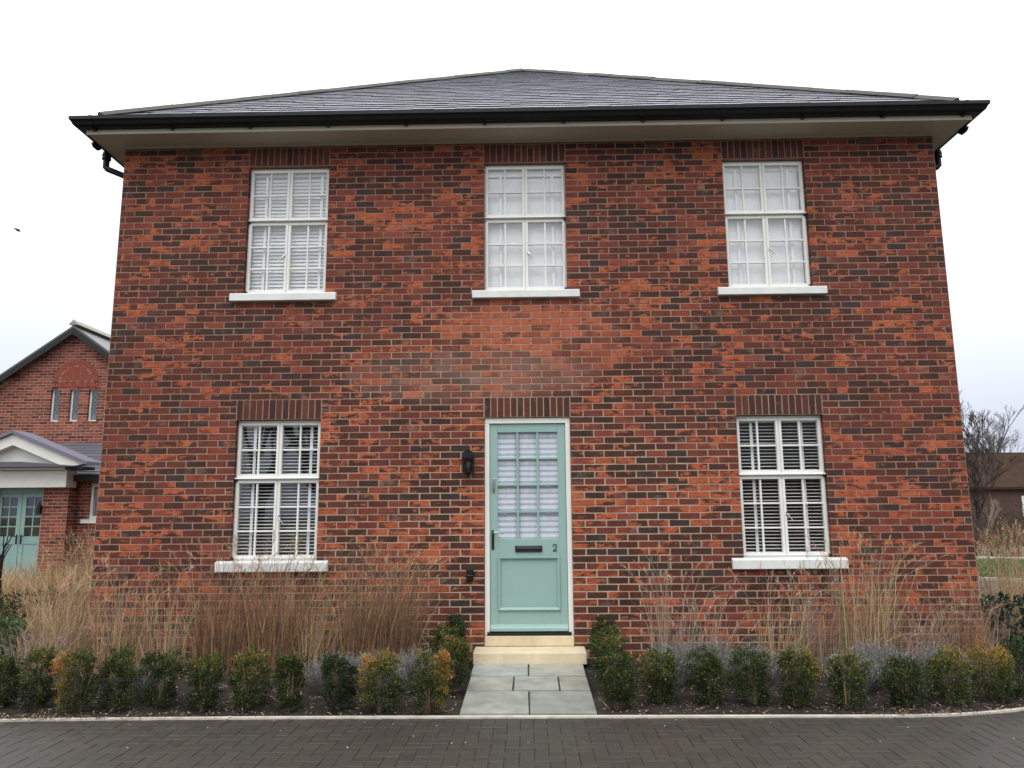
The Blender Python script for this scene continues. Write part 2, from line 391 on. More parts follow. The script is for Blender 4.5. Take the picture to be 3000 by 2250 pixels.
def slope(A,B,Cc,D,seed):
    rn=random.Random(seed); u=(B-A).normalized(); n=u.cross(D-A).normalized(); v=n.cross(u)
    P=[(0,0),((B-A).length,0),((Cc-A).dot(u),(Cc-A).dot(v)),((D-A).dot(u),(D-A).dot(v))]
    if (Cc-D).length<1e-4: P=P[:3]
    lines=[(*P[i],*P[(i+1)%len(P)]) for i in range(len(P))][1:]
    Hh=P[2][1]; Lw=P[1][0]; g=.205; w=.255; k=0; y=0.
    while y<Hh:
        x=-w*rn.random()*.2-(w/2 if k%2 else 0)
        while x<Lw:
            ww=w+rn.uniform(-.004,.004); dy=rn.uniform(-.004,.004) if k else 0; t=rn.uniform(.0,.005)
            q=clip2([(x+.002,y+dy),(x+ww-.002,y+dy),(x+ww-.002,y+g+.03),(x+.002,y+g+.03)],lines)
            if q:
                s=rn.uniform(.72,1.28); col=tuple(c*s*f for c,f in zip(lin((104,107,120)),(1,1,1+rn.uniform(-.06,.08))))
                h=lambda yy:.004+.014*(1-(yy-y)/(g+.03))+t
                top=[A+u*a+v*b+n*h(b) for a,b in q]
                mb.face(top,col)
                for i in range(len(q)):
                    j=(i+1)%len(q)
                    mb.face([top[j],top[i],A+u*q[i][0]+v*q[i][1],A+u*q[j][0]+v*q[j][1]],tuple(c*.55 for c in col))
            x+=ww
        y+=g; k+=1
    mb.face([A-n*.02,B-n*.02,Cc-n*.02]+([D-n*.02] if (Cc-D).length>1e-4 else []),lin((40,40,42)))
slope(c00,c10,ap,ap,1); slope(c10,c11,ap2,ap,2); slope(c11,c01,ap2,ap2,3); slope(c01,c00,ap,ap2,4)
roof=mb.build('roof',M['slate'],house)
mb=MB()
def ridge_run(a,b,seed):
    rn=random.Random(seed); d=b-a; n=max(1,int(d.length/.45)); dn=d.normalized(); s=dn.cross(Vector((0,0,1))).normalized(); up=s.cross(dn)
    for i in range(n):
        p=a+d*(i/n); q=d/n*.985; l=rn.uniform(-.004,.006)
        prof=[(-.12,-.03),(-.02,.042),(.02,.042),(.12,-.03),(.105,-.045),(0,.012),(-.105,-.045)]
        mb.prism(prof,p+up*(l+.01),q,s,up)
for k,(a,b) in enumerate(((c00,ap),(c10,ap),(c11,ap2),(c01,ap2),(ap,ap2))):
    d=(b-a).normalized(); ridge_run(a+d*(.15 if k<4 else .1),b-d*.05,k)
mb.build('ridge_tiles',M['ridge'],roof)
# soffit and fascia
mb=MB(); mb.box((ex0+.01,ey0+.055,ZS),(ex1-.01,.005,ZS+.018)); mb.box((ex0+.01,.005,ZS),(XL-.003,DEP,ZS+.018)); mb.box((XR+.003,.005,ZS),(ex1-.01,DEP,ZS+.018)); mb.box((ex0+.01,DEP,ZS),(ex1-.01,ey1-.055,ZS+.018))
mb.box((XL+.02,.005,ZS+.004),(XR-.02,DEP,ZS+.02))
# small bed mould where soffit meets the brick
mb.box((XL-.0,-.022,ZS-.022),(XR+.0,-.002,ZS-.001))
mb.build('soffit',M['soffit'],house)
mb=MB(); fz0,fz1=ZS-.002,EZ-.012
mb.box((ex0-.012,ey0+.03,fz0-.016),(ex1+.012,ey0+.052,fz1)); mb.box((ex0-.012,ey0+.053,fz0),(ex0+.008,ey1-.053,fz1)); mb.box((ex1-.008,ey0+.053,fz0),(ex1+.012,ey1-.053,fz1)); mb.box((ex0-.012,ey1-.052,fz0),(ex1+.012,ey1-.03,fz1))
mb.build('fascia',M['soffit'],house)
# ogee gutter all round, with brackets and unions
mb=MB(); GZ=EZ-.018
prof=[(0,0),(.012,0),(.012,-.1),(.045,-.1),(.085,-.075),(.1,-.045),(.118,-.03),(.118,-.004),(.128,-.004),(.128,.004),(.11,.004),(.11,-.026),(.094,-.04),(.08,-.068),(.043,-.092),(.02,-.092),(.02,.004),(0,.004)]
prof=[(0,.004),(0,-.105),(.06,-.105),(.092,-.086),(.108,-.052),(.126,-.034),(.126,.004),(.116,.004),(.116,-.028),(.1,-.044),(.084,-.078),(.056,-.096),(.01,-.096),(.01,.004)]
gx0,gx1,gy0,gy1=ex0-.028,ex1+.028,ey0+.029,ey1-.029
def mitre(o,d,e1):
    o=Vector(o); d=Vector(d); e1=Vector(e1); n=len(prof); k=len(mb.v); dn=d.normalized()
    for base,sg in ((o,-1),(o+d,1)):
        for a,b in prof: mb.v.append(tuple(base+e1*a+dn*sg*a+Vector((0,0,b))))
    for j in range(n): mb.f.append((k+j,k+(j+1)%n,k+n+(j+1)%n,k+n+j)); mb.c.append((1,1,1)); mb.m.append(0)
mitre((gx0,gy0,GZ),(gx1-gx0,0,0),(0,-1,0)); mitre((gx1,gy0,GZ),(0,gy1-gy0,0),(1,0,0)); mitre((gx1,gy1,GZ),(gx0-gx1,0,0),(0,1,0)); mitre((gx0,gy1,GZ),(0,gy0-gy1,0),(-1,0,0))
gut=mb.build('gutter',M['black'],house)
n=12
for i in range(n):
    x=gx0+.12+(gx1-gx0-.24)*i/(n-1)
    mb=MB(); mb.prism([(-.001,-.109),(.061,-.109),(.095,-.089),(.111,-.054),(.129,-.036),(.129,.0075),(.112,.0075),(.112,-.03),(.09,-.06),(.056,-.1),(-.001,-.1)],(x-.018,gy0,GZ),(.036,0,0),(0,-1,0),(0,0,1))
    mb.box((x-.02,gy0-.04,GZ-.124),(x+.02,gy0-.002,GZ-.1095)); mb.build('gutter_bracket',M['black'],gut)
# swan neck downpipes on both flanks
def solve_y(px,py,x):
    d=ray(px,py); t=(x-CX)/d.x; return CY+d.y*t
for sg,px,py in ((-1,312,470),(1,2748,470)):
    xg=(gx0-.06) if sg<0 else gx1+.06; y=solve_y(px,py,xg); xw=(XL-.06) if sg<0 else XR+.06
    mb=MB(); mb.tube([(xg,y,GZ-.1),(xg,y,GZ-.19)],.045,12); mb.tube([(xg,y,GZ-.125),(xg,y,GZ-.15)],.052,12); mb.tube([(xg,y,GZ-.17),(xg,y,GZ-.19)],.052,12)
    mb.tube([(xg,y,GZ-.19),(xg,y,GZ-.29),(xg-sg*.02,y,GZ-.31),(xw,y,GZ-.42),(xw,y,GZ-.45),(xw,y,.05)],.036,12)
    # stop end bead of the gutter outlet
    yb_=solve_y(283 if sg<0 else 2822,424 if sg<0 else 378,xg); mb.tube([(xg,yb_-.06,GZ-.115),(xg,yb_-.03,GZ-.14),(xg,yb_+.03,GZ-.14),(xg,yb_+.06,GZ-.115)],.03,10)
    mb.build('downpipe',M['black'],house,smooth=False)

# ------------------------------------------------------------------ windows
def casement(x0,x1,z0,z1,rows,parent,yf):
    mb=MB(); r=.029; b=.019; y1=yf+.05; br=.034
    mb.box((x0,yf,z0),(x1,y1,z0+br)); mb.box((x0,yf,z1-r),(x1,y1,z1))
    mb.box((x0,yf,z0+br),(x0+r,y1,z1-r)); mb.box((x1-r,yf,z0+br),(x1,y1,z1-r))
    xm=(x0+x1)/2; mb.box((xm-b/2,yf+.012,z0+br),(xm+b/2,y1-.004,z1-r))
    hh=(z1-r-z0-br)/rows
    for k in range(1,rows):
        z=z0+br+hh*k
        mb.box((x0+r,yf+.014,z-b/2),(xm-b/2,y1-.006,z+b/2)); mb.box((xm+b/2,yf+.014,z-b/2),(x1-r,y1-.006,z+b/2))
    mb.build('casement',M['white'],parent,bevel=.003)
    mb=MB(); mb.box((x0+r-.004,yf+.026,z0+br-.004),(x1-r+.004,yf+.032,z1-r+.004)); mb.build('pane',M['glass'],parent)
def window(x,zs,zh,zt,name_label,latch):
    mb=MB(); y0,y1=.072,.125; x0,x1=x+.002,x+W-.002; zh=zh-.004
    j=.013
    mb.box((x0,y0,zh-.024),(x1,y1,zh)); mb.box((x0,y0,zs),(x1,y1,zs+.014))
    mb.box((x0,y0,zs+.014),(x0+j,y1,zh-.024)); mb.box((x1-j,y0,zs+.014),(x1,y1,zh-.024))
    mb.box((x0+j,y0-.004,zt-.014),(x1-j,y1,zt+.014)); xm=x+W/2
    mb.box((xm-.004,y0,zs+.014),(xm+.004,y1,zt-.014)); mb.box((xm-.004,y0,zt+.014),(xm+.004,y1,zh-.024))
    # weather drip over each light
    mb.prism([(0,0),(-.03,-.012),(-.03,-.02),(0,-.02)],(x0,y0-.013,zt+.02),(x1-x0,0,0),(0,1,0),(0,0,1))
    wf=mb.build('window',M['white'],house,bevel=.003); tag(wf,name_label)
    yf=y0-.012
    for a,b in ((x0+j+.001,xm-.0025),(xm+.0025,x1-j-.001)):
        casement(a,b,zt+.016,zh-.026,2,wf,yf); casement(a,b,zs+.016,zt-.016,3,wf,yf)
    mb=MB(); sx0,sx1=x-.132,x+W+.132; d=.10 if zs>3 else .115
    mb.prism([(-.055,-d),(.0035,-d),(.0035,-.0),(-.045,-.012),(-.055,-.022)],(sx0,0,zs),(sx1-sx0,0,0),(0,1,0),(0,0,1))
    mb.box((x+.004,.004,zs-d+.02),(x+W-.004,.16,zs-.0015))
    mb.build('sill',M['sill'],wf,bevel=.004)
    for lx,lz,dx,dz in latch:
        mb=MB(); px_,pz=x+lx,zs+lz
        mb.box((px_-.009,yf-.008,pz-.02),(px_+.009,yf-.0005,pz+.022)); mb.tube([(px_,yf-.012,pz),(px_+dx*.35,yf-.022,pz+dz*.35),(px_+dx,yf-.02,pz+dz)],[.008,.007,.006],6)
        mb.build('latch',M['chrome'],wf)
    # hinges at the outer edge
    for zz in (zt-.005,zs+.02):
        hx=x1-.012 if x>.5 else (x0+.012 if x<-1 else x1-.012)
        mb=MB(); mb.box((hx-.016,y0-.03,zz-.02),(hx+.016,y0-.0055,zz+.015)); mb.build('hinge',M['iron'],wf,bevel=.003)
    return wf
lat=[(.475+.03,.46,.055,-.07)]; latL=[(.475-.03,.46,-.055,-.06)]
window(WX[0],US,UH,4.97,'upper window behind closed slatted blind',latL)
window(WX[1],US,UH,4.965,'upper window over the door with white blind',lat)
window(WX[2],US,UH,4.97,'upper window with white panel blind',lat)
window(WX[0],LS,LH,1.98,'ground floor window behind dry grass',lat)
window(WX[2],LS,LH,1.98,'ground floor window reflecting a roof line',lat)
# blinds hang inside, things of their own
def blind(x,zs,zh,pitch,tilt,label,tapes,head=.05,pull=None):
    o=thing('venetian_blind',label,'blind',(x+W/2,.158,zs),'slatted blinds behind the windows')
    mb=MB(); rn=random.Random(int(x*100+zs*10)); z=zs+.05; w=.05; xa,xb=x+.035,x+W-.035
    while z<zh-head-.03:
        t=math.radians(tilt+rn.uniform(-2.5,2.5)*(1 if tilt<80 else .3)); c,s=math.cos(t)*w/2,math.sin(t)*w/2; k=len(mb.v)
        # slightly crowned slat
        pr=[(-c,-s),(0,.004*math.cos(t)**2),(c,s)]
        for th in (0,.0022):
            for (a,b) in pr:
                for xx in (xa,xb): mb.v.append((xx,.158+a,z+b+th))
        for q in ((0,1,3,2),(2,3,5,4),(6,8,9,7),(8,10,11,9),(0,6,7,1),(4,5,11,10),(0,2,8,6),(2,4,10,8),(1,7,9,3),(3,9,11,5)):
            mb.f.append(tuple(k+i for i in q)); mb.c.append((1,1,1)); mb.m.append(0)
        z+=pitch
    mb.build('slats',M['blind'],o)
    mb=MB(); mb.box((xa,.128,zh-head-.02),(xb,.188,zh-.015)); mb.build('headrail',M['tape'],o)
    mb=MB(); mb.box((xa,.132,zs+.012),(xb,.184,zs+.03)); mb.build('bottom_rail',M['tape'],o)
    for t in tapes:
        mb=MB(); mb.box((x+W*t-.016,.1275,zs+.03),(x+W*t+.016,.1295,zh-head-.021)); mb.build('tape',M['tape'],o)
    return o
blind(WX[0],US,UH,.043,66,'closed grey white slatted blind inside the upper window nearest the left gutter corner',(.19,.88))
blind(WX[1],US,UH,.046,88,'white closed blind with deep headrail inside the upper window above the green door',(.2,.84),.10)
blind(WX[2],US,UH,.046,88,'white closed blind inside the upper window nearest the right gutter corner',(.19,.83),.075)
blind(WX[0],LS,LH,.037,10,'open slatted blind inside the ground floor window behind the dry grass',(.19,.86))
blind(WX[2],LS,LH,.037,8,'open slatted blind inside the ground floor window on the right of the door',(.2,.78))

# ------------------------------------------------------------------ door
mb=MB(); y0,y1=.028,.14
mb.box((.003,y0,.34),(.056,y1,LH-.066)); mb.box((W-.056,y0,.34),(W-.003,y1,LH-.066)); mb.box((.003,y0,LH-.066),(W-.003,y1,LH-.005))
mb.box((.003,y0+.0,.307),(.028,y1,.34)); mb.box((W-.028,y0,.307),(W-.003,y1,.34))
mb.build('door_frame',M['cream'],house,bevel=.004)
mb=MB(); mb.box((.029,.01,.307),(W-.029,.14,.338)); mb.build('door_bar',M['matteblack'],house,bevel=.003)
mb=MB(); dx0,dx1,dz0,dz1=.059,W-.059,.352,LH-.07; yd,yb=.05,.095
gx=[.145,.362,.372,.596-.005,.596+.005,.807]; 
px0,px1=.144,.806; pz0,pz1=1.313,2.470
# stiles, rails
mb.box((dx0,yd,dz0),(px0,yb,dz1)); mb.box((px1,yd,dz0),(dx1,yb,dz1)); mb.box((px0,yd,pz1),(px1,yb,dz1)); mb.box((px0,yd,1.128),(px1,yb,pz0)); mb.box((px0,yd,dz0),(px1,yb,.56)); mb.box((px0,yd+.008,.56),(px1,yb,1.128))
bw=.024; cxs=[px0+(px1-px0)*k/3 for k in (1,2)]
for c in cxs: mb.box((c-bw/2,yd+.006,pz0),(c+bw/2,yb-.006,pz1))
xs=[px0,cxs[0]-bw/2,cxs[0]+bw/2,cxs[1]-bw/2,cxs[1]+bw/2,px1]
for zz in (1.602,1.893,2.182):
    for k in range(3): mb.box((xs[2*k],yd+.008,zz-bw/2),(xs[2*k+1],yb-.008,zz+bw/2))
door=mb.build('door',M['green'],house,bevel=.004); tag(door,'sage green front door with twelve small panes')
# raised moulding round the lower panel
mb=MB(); a0,a1,b0,b1=.142,.812,.56,1.126; mw=.034
prof=[(0,0),(0,-.012),(.008,-.022),(.02,-.018),(mw,0)]
def mould(p,q,inn):
    p=Vector(p);q=Vector(q);inn=Vector(inn);dn=(q-p).normalized();k=len(mb.v);n=len(prof)
    for base,sg in ((p,1),(q,-1)):
        for a,b in prof: mb.v.append(tuple(base+inn*a+dn*sg*a+Vector((0,b,0))))
    for j in range(n): mb.f.append((k+j,k+(j+1)%n,k+n+(j+1)%n,k+n+j)); mb.c.append((1,1,1)); mb.m.append(0)
ym=yd-.0005
mould((a0,ym,b0),(a1,ym,b0),(0,0,1)); mould((a1,ym,b1),(a0,ym,b1),(0,0,-1)); mould((a0,ym,b1),(a0,ym,b0),(1,0,0)); mould((a1,ym,b0),(a1,ym,b1),(-1,0,0))
mb.build('panel_moulding',M['green'],door)
mb=MB(); mb.prism([(0,0),(-.035,.0),(-.035,.03),(-.012,.05),(-.006,.068),(0,.068)],(dx0+.002,yd-.001,dz0),(dx1-dx0-.004,0,0),(0,1,0),(0,0,1)); mb.build('weather_bar',M['green'],door,bevel=.002)
mb=MB(); mb.box((px0-.004,.071,pz0-.004),(px1+.004,.076,pz1+.004)); mb.build('pane',M['glass'],door)
mb=MB(); lx0,lx1,lz0,lz1=.332,.623,1.172,1.240
mb.box((lx0,yd-.014,lz0),(lx1,yd-.0008,lz0+.014)); mb.box((lx0,yd-.014,lz1-.014),(lx1,yd-.0008,lz1)); mb.box((lx0,yd-.014,lz0+.014),(lx0+.016,yd-.0008,lz1-.014)); mb.box((lx1-.016,yd-.014,lz0+.014),(lx1,yd-.0008,lz1-.014))
lb=mb.build('letterbox',M['iron'],door,bevel=.003)
mb=MB(); mb.prism([(0,0),(-.012,.0),(-.017,.022),(-.009,.04),(0,.04)],(lx0+.017,yd-.001,lz0+.0145),(lx1-lx0-.034,0,0),(0,1,0),(0,0,1)); mb.build('letterbox_flap',M['iron'],door)
mb=MB(); mb.box((lx0+.018,yd-.0165,lz1-.0125),(lx1-.018,yd-.0145,lz1-.001)); mb.build('letterbox_highlight',M['chrome'],door)  # bright metal strip added to stand for the highlight along the flap top
mb=MB(); hx=.09; mb.box((hx-.014,yd-.01,1.20),(hx+.014,yd-.0008,1.405)); mb.build('handle_plate',M['iron'],door,bevel=.003)
mb=MB(); mb.tube([(hx,yd-.012,1.378),(hx,yd-.05,1.378),(hx+.03,yd-.055,1.384),(hx+.07,yd-.052,1.382),(hx+.115,yd-.048,1.37)],[.009,.009,.009,.008,.006],8); mb.build('handle',M['chrome'],door,smooth=True)
mb=MB(); mb.box((hx-.004,yd-.012,1.815),(hx+.026,yd-.0008,1.962)); mb.tube([(hx+.011,yd-.02,1.95),(hx+.011,yd-.04,1.93),(hx+.011,yd-.04,1.86),(hx+.011,yd-.02,1.83)],.008,8); mb.build('knocker',M['chrome'],door,bevel=.003)
# the figure 2
mb=MB(); nx,nz,nw,nh=.737,1.178,.046,.076
pts=[(.10,.72,.10),(.12,.86,.15),(.28,.97,.12),(.52,1.0,.10),(.76,.94,.15),(.90,.78,.22),(.84,.60,.2),(.62,.42,.14),(.34,.24,.10),(.12,.08,.09)]
for (a,b) in zip(pts[:-1],pts[1:]):
    p=Vector((nx+a[0]*nw,0,nz+a[1]*nh)); q=Vector((nx+b[0]*nw,0,nz+b[1]*nh)); d=(q-p).normalized(); s=Vector((d.z,0,-d.x)); ext=d*.002
    w0,w1=a[2]*nw*.5,b[2]*nw*.5
    ring=[p-ext-s*w0,p-ext+s*w0,q+ext+s*w1,q+ext-s*w1]
    mb.hexa([r+Vector((0,yd-.0008,0)) for r in ring]+[r+Vector((0,yd-.006,0)) for r in ring])
mb.box((nx+.06*nw,yd-.0065,nz),(nx+.92*nw,yd-.0008,nz+.16*nh)); mb.box((nx+.84*nw,yd-.0062,nz+.16*nh),(nx+.96*nw,yd-.0008,nz+.30*nh))
mb.tube([(nx+.17*nw,yd-.007,nz+.74*nh),(nx+.17*nw,yd-.0008,nz+.74*nh)],.0065,10)
mb.build('house_number',M['matteblack'],door)
o=thing('sheer_blind','striped white sheer blind behind the panes of the green door','blind',(W/2,.14,1.3))
mb=MB()
n=60
for k in range(n):
    xa=px0-.02+(px1-px0+.04)*k/n; xb=px0-.02+(px1-px0+.04)*(k+1)/n
    f=lambda x:.094+.005*math.sin(x*38)+.003*math.sin(x*91)
    mb.face([(xa,f(xa),1.27),(xb,f(xb),1.27),(xb,f(xb),2.5),(xa,f(xa),2.5)])
mb.build('fabric',M['sheer'],o,smooth=True)
mb=MB(); mb.tube([(px0-.03,.115,2.515),(px1+.03,.115,2.515)],.012,8); mb.build('rail',M['tape'],o)
# threshold stone is built in; the loose looking step stands in front
mb=MB(); mb.box((.004,-.006,.203),(W-.004,.16,.3065)); mb.build('threshold',M['stone'],house,bevel=.006)
mb=MB(); mb.box((-.097,-.375,.085),(1.052,-.008,.2025)); o=mb.build('doorstep',M['stone'],None,bevel=.01); tag(o,'pale sandstone doorstep block below the green front door','step')
# lantern and bell
o=thing('wall_lantern','black half lantern with clear glass on the brick beside the door','lamp',(-.17,0,2.12))
lx=-.17
mb=MB(); mb.box((lx-.04,-.022,2.04),(lx+.04,.003,2.235)); mb.build('back_plate',M['black'],o,bevel=.004)
mb=MB(); k=[(.066,2.172),(.066,2.186),(.052,2.196),(.05,2.245),(.034,2.258)]
for (r0,z0),(r1,z1) in zip(k[:-1],k[1:]):
    mb.hexa([(lx-r0,-.022-1.7*r0,z0),(lx+r0,-.022-1.7*r0,z0),(lx+r0,-.0225,z0),(lx-r0,-.0225,z0),(lx-r1,-.022-1.7*r1,z1),(lx+r1,-.022-1.7*r1,z1),(lx+r1,-.0225,z1),(lx-r1,-.0225,z1)])
mb.tube([(lx,-.06,2.258),(lx,-.06,2.27),(lx,-.06,2.28)],[.012,.014,.004],8); mb.build('hood',M['black'],o)
mb=MB()
for xx in (lx-.062,lx+.052): 
    mb.box((xx,-.122,2.045),(xx+.010,-.112,2.171)); mb.box((xx,-.034,2.045),(xx+.010,-.024,2.171))
mb.box((lx-.064,-.124,2.028),(lx+.064,-.0225,2.0445)); mb.build('cage',M['black'],o)
mb=MB(); mb.box((lx-.051,-.111,2.047),(lx+.051,-.026,2.17)); mb.build('glass',M['lamp_glass'],o)
mb=MB(); mb.tube([(lx,-.06,2.045),(lx,-.06,2.075),(lx,-.06,2.085),(lx,-.06,2.135),(lx,-.06,2.15)],[.014,.014,.022,.024,.008],10); mb.build('bulb',plain('frosted_bulb',(150,142,126),.4,.03,5,bmp=0),o,smooth=True)
o=thing('door_sensor','small black sensor box on the brick low beside the door','sensor',(-.154,0,.94))
mb=MB(); mb.box((-.192,-.035,.878),(-.116,.003,1.0)); mb.build('case',M['black'],o,bevel=.01)
mb=MB(); mb.box((-.188,-.039,.934),(-.12,-.0355,.939)); mb.build('seam',M['chrome'],o)
mb=MB(); mb.tube([(-.154,-.03,.962),(-.154,-.052,.962)],[.024,.018],12); mb.build('lens',M['matteblack'],o)

# ------------------------------------------------------------------ ground
mb=MB(); n=40
for i in range(n):
    for j in range(n):
        f=lambda t:(t/n*2-1)**3*300
        q=[(f(i),f(j),-.03),(f(i+1),f(j),-.03),(f(i+1),f(j+1),-.03),(f(i),f(j+1),-.03)]; mb.face(q)
tag(mb.build('ground',M['ground']),kind='structure')
# driveway in 90 degree herringbone blocks
mb=MB(); rn=random.Random(3)
def pave(x0,x1,y0,y1,inside=None):
    nx=int((x1-x0)/.1); ny=int((y1-y0)/.1)
    for i in range(ny):
        for k in range(-nx//4-ny//4-2,nx//4+2):
            for t in (0,1):
                a=i+4*k; b=i+t; w,h=(2,1) if t==0 else (1,2)
                X=x0+a*.1; Y=y0+b*.1
                if X<x0-.05 or X+w*.1>x1+.05 or Y+h*.1>y1+.05: continue
                if inside and not inside(X+w*.05,Y+h*.05): continue
                s=rn.uniform(.87,1.1); c=[v*s*f for v,f in zip(lin((56,52,47)),(1+rn.uniform(-.03,.05),1,1+rn.uniform(-.04,.04)))]
                z=rn.uniform(-.0012,.0012); j=.0012; ch=.0035; tx,ty=rn.uniform(-.0007,.0007),rn.uniform(-.0007,.0007)
                o=[(X+j,Y+j),(X+w*.1-j,Y+j),(X+w*.1-j,Y+h*.1-j),(X+j,Y+h*.1-j)]
                p=[(X+j+ch,Y+j+ch),(X+w*.1-j-ch,Y+j+ch),(X+w*.1-j-ch,Y+h*.1-j-ch),(X+j+ch,Y+h*.1-j-ch)]
                zs=[z-tx-ty,z+tx-ty,z+tx+ty,z-tx+ty]
                top=[(*q,zz) for q,zz in zip(p,zs)]; bot=[(*q,z-.0022) for q in o]; low=[(*q,-.007) for q in o]
                mb.face(top,c)
                for u in range(4):
                    v=(u+1)%4; mb.face([bot[u],bot[v],top[v],top[u]],[q*.85 for q in c]); mb.face([low[u],low[v],bot[v],bot[u]],[q*.7 for q in c])
pave(-9,16,-9,12,lambda x,y:(y<-1.4 and x<10) or (x>5.1 and y>-3))
mb.mi=1
mb.box((-30,-14,-.02),(30,-1.3,-.0055)); mb.box((5.0,-1.3,-.02),(30,14,-.0055))
tag(mb.build('driveway',[M['paver'],M['joint']]),kind='structure')
KP=[(-14,-2.9),(-9,-2.5),(-6,-2.24),(-3.7,-2.115),(-1.83,-2.06),(.33,-2.049),(2.47,-2.047),(3.2,-2.05),(3.6,-2.035),(3.95,-1.985),(4.43,-1.85),(5.0,-1.6),(5.6,-1.2),(6.15,-.6),(6.6,.2),(7.0,1.4),(7.35,2.8),(7.6,4.2),(7.8,6),(7.9,8)]
def resample(P,step):
    out=[Vector(P[0])]
    for a,b in zip(P[:-1],P[1:]):
        a=Vector(a);b=Vector(b);n=max(1,int((b-a).length/step))
        for k in range(1,n+1): out.append(a+(b-a)*k/n)
    return out
def catmull(P,m=6):
    P=[Vector(p) for p in P]; out=[]
    for i in range(len(P)-1):
        p0,p1,p2,p3=P[max(i-1,0)],P[i],P[i+1],P[min(i+2,len(P)-1)]
        for k in range(m):
            t=k/m; out.append(.5*((2*p1)+(p2-p0)*t+(2*p0-5*p1+4*p2-p3)*t*t+(3*p1-p0-3*p2+p3)*t**3))
    return out+[P[-1]]
KC=catmull(KP,16)
def strip(mb,line,w,z0,z1,side=1):
    nrm=[]
    for i in range(len(line)):
        t=(line[min(i+1,len(line)-1)]-line[max(i-1,0)]).normalized(); nrm.append(Vector((-t.y,t.x))*side)
    for i in range(len(line)-1):
        a,b=line[i],line[i+1]; c,d=b+nrm[i+1]*w,a+nrm[i]*w
        mb.hexa([(*a,z0),(*b,z0),(*c,z0),(*d,z0),(*a,z1),(*b,z1),(*c,z1),(*d,z1)])
mb=MB(); strip(mb,KC,.04,-.03,.014); tag(mb.build('kerb',M['kerb'],bevel=0),kind='structure')
# soil bed from kerb to house and beyond both flanks
mb=MB(); rn=random.Random(5)
def bedz(x,y,s): return .006+.085*min(1,s/1.6)+.012*math.sin(x*7+y*3)*math.sin(y*9-x*2)
line=[]
for i,p in enumerate(KC):
    t=(KC[min(i+1,len(KC)-1)]-KC[max(i-1,0)]).normalized(); line.append((p+Vector((-t.y,t.x))*.05))
rows_=[]
for p in line:
    if p.x<-4.4: q=Vector((p.x if p.x<-5 else -5+ (p.x+5)*1.2, 13.))
    elif p.x<5.0 and p.y<-1: q=Vector((p.x,.25))
    else: q=Vector((5.0,max(.25,p.y+1.0)))
    m=24; row=[]
    for k in range(m+1):
        s=(k/m)**1.5; v=p+(q-p)*s; z=bedz(v.x,v.y,(v-p).length)+(0 if k==0 else rn.uniform(-.012,.014))-(.09 if 0<v.x<.93 and -2.<v.y<-.1 else (.04 if -.5<v.x<1.45 else 0)); row.append((v.x,v.y,z))
    rows_.append(row)
for a,b in zip(rows_[:-1],rows_[1:]):
    for k in range(len(a)-1): mb.face([a[k],b[k],b[k+1],a[k+1]])
tag(mb.build('soil',M['soil'],smooth=True),kind='structure')
def gz(x,y):
    d=min((Vector((x,y))-p).length for p in KC); return .006+.085*min(1,max(0,d-.05)/1.6)
# flagstone path
mb=MB(); rn=random.Random(9)
def pz(y): return .03+(.092-.03)*(y+2.0)/(1.62)
rowsp=[(-2.0,-1.362,[0,.505,1]),(-1.326,-.852,[0,.375,.755,1]),(-.816,-.36,[0,.5,1])]
for ya,yb,fr in rowsp:
    for a,b in zip(fr[:-1],fr[1:]):
        j=.0065; x0,x1=-.083+1.09*a+j*(a>0),-.083+1.09*b-j*(b<1); s=rn.uniform(.82,1.1); tint=rn.uniform(-.05,.06)
        c=[v*s*f for v,f in zip(lin((146,149,142)),(1-tint,1,1+tint))]
        e=[rn.uniform(-.004,.004) for _ in range(4)]
        q=[(x0+e[0],ya),(x1+e[1],ya+e[0]*.5),(x1+e[2],yb),(x0+e[3],yb+e[1]*.5)]; h=rn.uniform(-.002,.002)
        mb.hexa([(u,v,-.02) for u,v in q]+[(u,v,pz(v)+h) for u,v in q],c)
mb.mi=1; mb.hexa([(-.075,-1.99,-.03),(1.0,-1.99,-.03),(1.0,-.37,-.03),(-.075,-.37,-.03),(-.075,-1.99,pz(-1.99)-.014),(1.0,-1.99,pz(-1.99)-.014),(1.0,-.37,pz(-.37)-.014),(-.075,-.37,pz(-.37)-.014)])
tag(mb.build('path',[M['flag'],plain('path_joint',(74,70,60),.95,.4,30,bmp=.4)],bevel=.004),kind='structure')
# bark chips and broken straw on the soil, some blown onto the paving
mb=MB(); rn=random.Random(21)
def chip(x,y,z,l,w,c):
    a=rn.uniform(0,6.283); d=Vector((math.cos(a),math.sin(a),rn.uniform(-.35,.45))); up=Vector((rn.uniform(-.5,.5),rn.uniform(-.5,.5),1)).normalized()
    mb.leaf(Vector((x,y,z)),l,w,d,up,c)
def onpath(x,y): return -.12<x<1.05
PAL=[lin(c) for c in ((70,56,46),(92,74,60),(52,42,36),(60,48,40),(46,38,33),(120,98,80),(168,146,120),(80,62,48))]
for _ in range(15000):
    x=rn.uniform(-5.5,5.2); s=rn.random()**1.3*1.3
    k=min(KC,key=lambda p:abs(p.x-x)) if x<4.6 else None
    if k is None or onpath(x,0): continue
    y=k.y+.06+s
    if y>-.1: continue
    r=rn.random(); chip(x,y,gz(x,y)+rn.uniform(.006,.022),rn.uniform(.01,.035),rn.uniform(.006,.014),PAL[min(7,int(rn.random()**1.25*8))])
for _ in range(260):
    x=rn.uniform(-5,5); k=min(KC,key=lambda p:abs(p.x-x))
    if onpath(x,0): continue
    y=k.y+rn.uniform(.08,.9); chip(x,y,gz(x,y)+.025,rn.uniform(.05,.16),rn.uniform(.003,.006),lin((172,150,122)))
